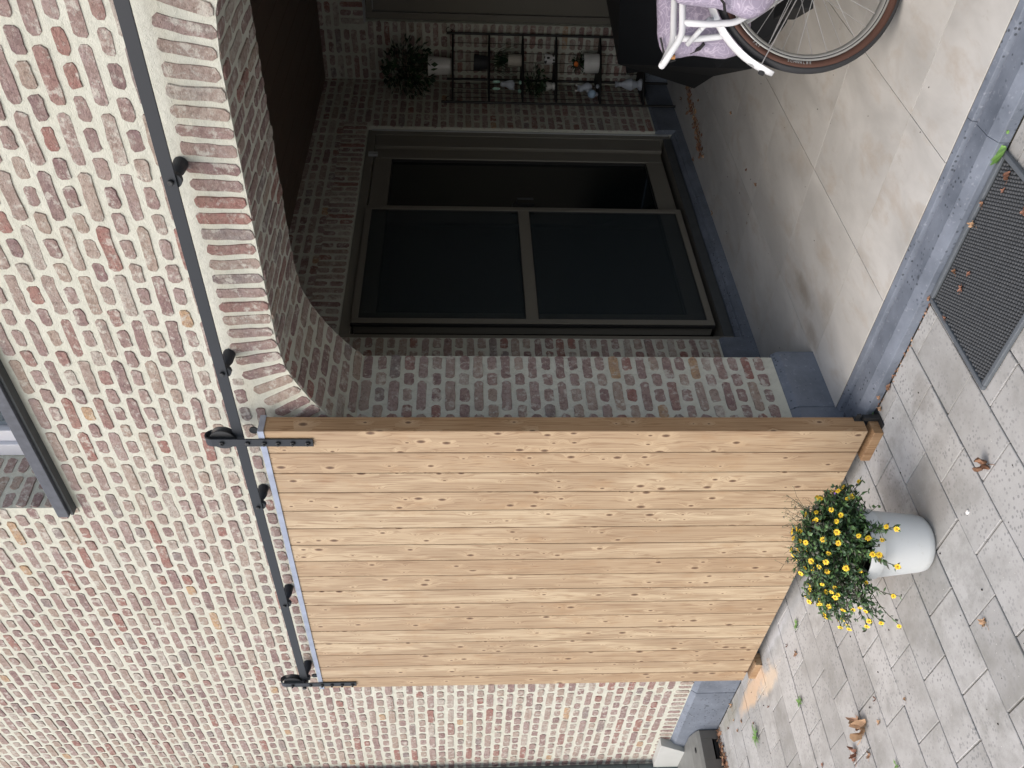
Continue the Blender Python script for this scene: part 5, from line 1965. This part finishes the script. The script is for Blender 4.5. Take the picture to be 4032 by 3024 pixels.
def weed(x, y, z, n_, L, spread, label, seed, wide=0.14, mt='weed_leaf', rz=0.0):
    r_ = random.Random(seed)
    t_ = thing('weed', label, 'weed', (x, y, z), rz=rz)
    for i in range(n_):
        mb_ = MB(); a = r_.uniform(0, 6.28) if spread >= 1 else r_.gauss(0, spread)
        l_ = L * r_.uniform(.6, 1.1)
        d = Vector((math.cos(a), math.sin(a), 0)); s_ = Vector((-d.y, d.x, 0))
        prev = None
        for k in range(7):
            t__ = k / 6
            c = d * l_ * t__ + Vector((0, 0, 0.004 + l_ * .55 * t__ * (1.25 - t__)))
            w_ = l_ * wide * math.sin(math.pi * min(1, t__ * .92 + .08)) + .0006
            b = mb_.verts([c - s_ * w_, c + Vector((0, 0, -w_ * .35)), c + s_ * w_])
            if prev is not None:
                mb_.face((prev, prev + 1, b + 1, b)); mb_.face((prev + 1, prev + 2, b + 2, b + 1))
            prev = b
        mb_.t = r_.random()
        mb_.build('leaf', mt, t_, fix=False, smooth=True)
    return t_


weed(-3.682, 2.037, 0, 12, 0.030, 1, 'small green weed in a paving joint between barn door and flower pot', 1)
weed(-3.900, 1.759, 0, 14, 0.034, 1, 'small green weed in a paving joint far left of the flower pot', 2)
weed(-4.601, 1.892, 0, 16, 0.062, 1, 'spiky green weed with long thin leaves near the drain box', 3, 0.07)
weed(-3.187, 1.192, 0, 8, 0.025, 1, 'tiny weed in a paving joint at the right front', 4)
weed(-2.440, 2.222, 0, 7, 0.042, 1, 'green weed between the doorstep end and the wooden block', 5, .25)
weed(-2.985, 2.215, 3.197, 12, 0.022, 1, 'tuft of yellowish moss at the left end of the upper sill', 6, .2)
t = weed(-1.262, 2.214, 0.012, 3, 0.085, 0.5, 'broad-leaved green seedling leaning over the doorstep by the doormat', 7, .28, rz=2.6)
MB().ball((-0.055, -0.02, 0.03), 0.006, 8, 5, (1, 1, .6)).build('yellow_bud', 'weed_leaf', t)
rng = random.Random(77)
o = tag(MB().box(-.007, .007, -.0045, .0045, 0, .006).build('white_chip', 'crumb_white', bevel=.001), 'single white chip lying on the paving right of the flower pot', 'chip')
o.location = (-2.175, 1.584, 0.001)
mb = MB()
for i in range(70):
    x, y = rng.uniform(-4.6, -1.9), rng.uniform(1.0, 2.15)
    mb.ball((x, y, 0.001), rng.uniform(.0012, .0032), 5, 4, (1, 1.4, .7))
tag(mb.build('dirt_crumbs', 'crumb_dark', fix=False), 'dark crumbs of soil scattered over the paving', 'crumbs', kind='stuff')
mb = MB()
for i in range(40):
    mb.ball((rng.uniform(-2.95, -1.2), rng.uniform(2.5, 5.2), FZ + .001), rng.uniform(.001, .003), 5, 4, (1.3, 1, .6))
tag(mb.build('dirt_crumbs', 'crumb_dark', fix=False), 'dark crumbs scattered over the porch tiles', 'crumbs', kind='stuff')
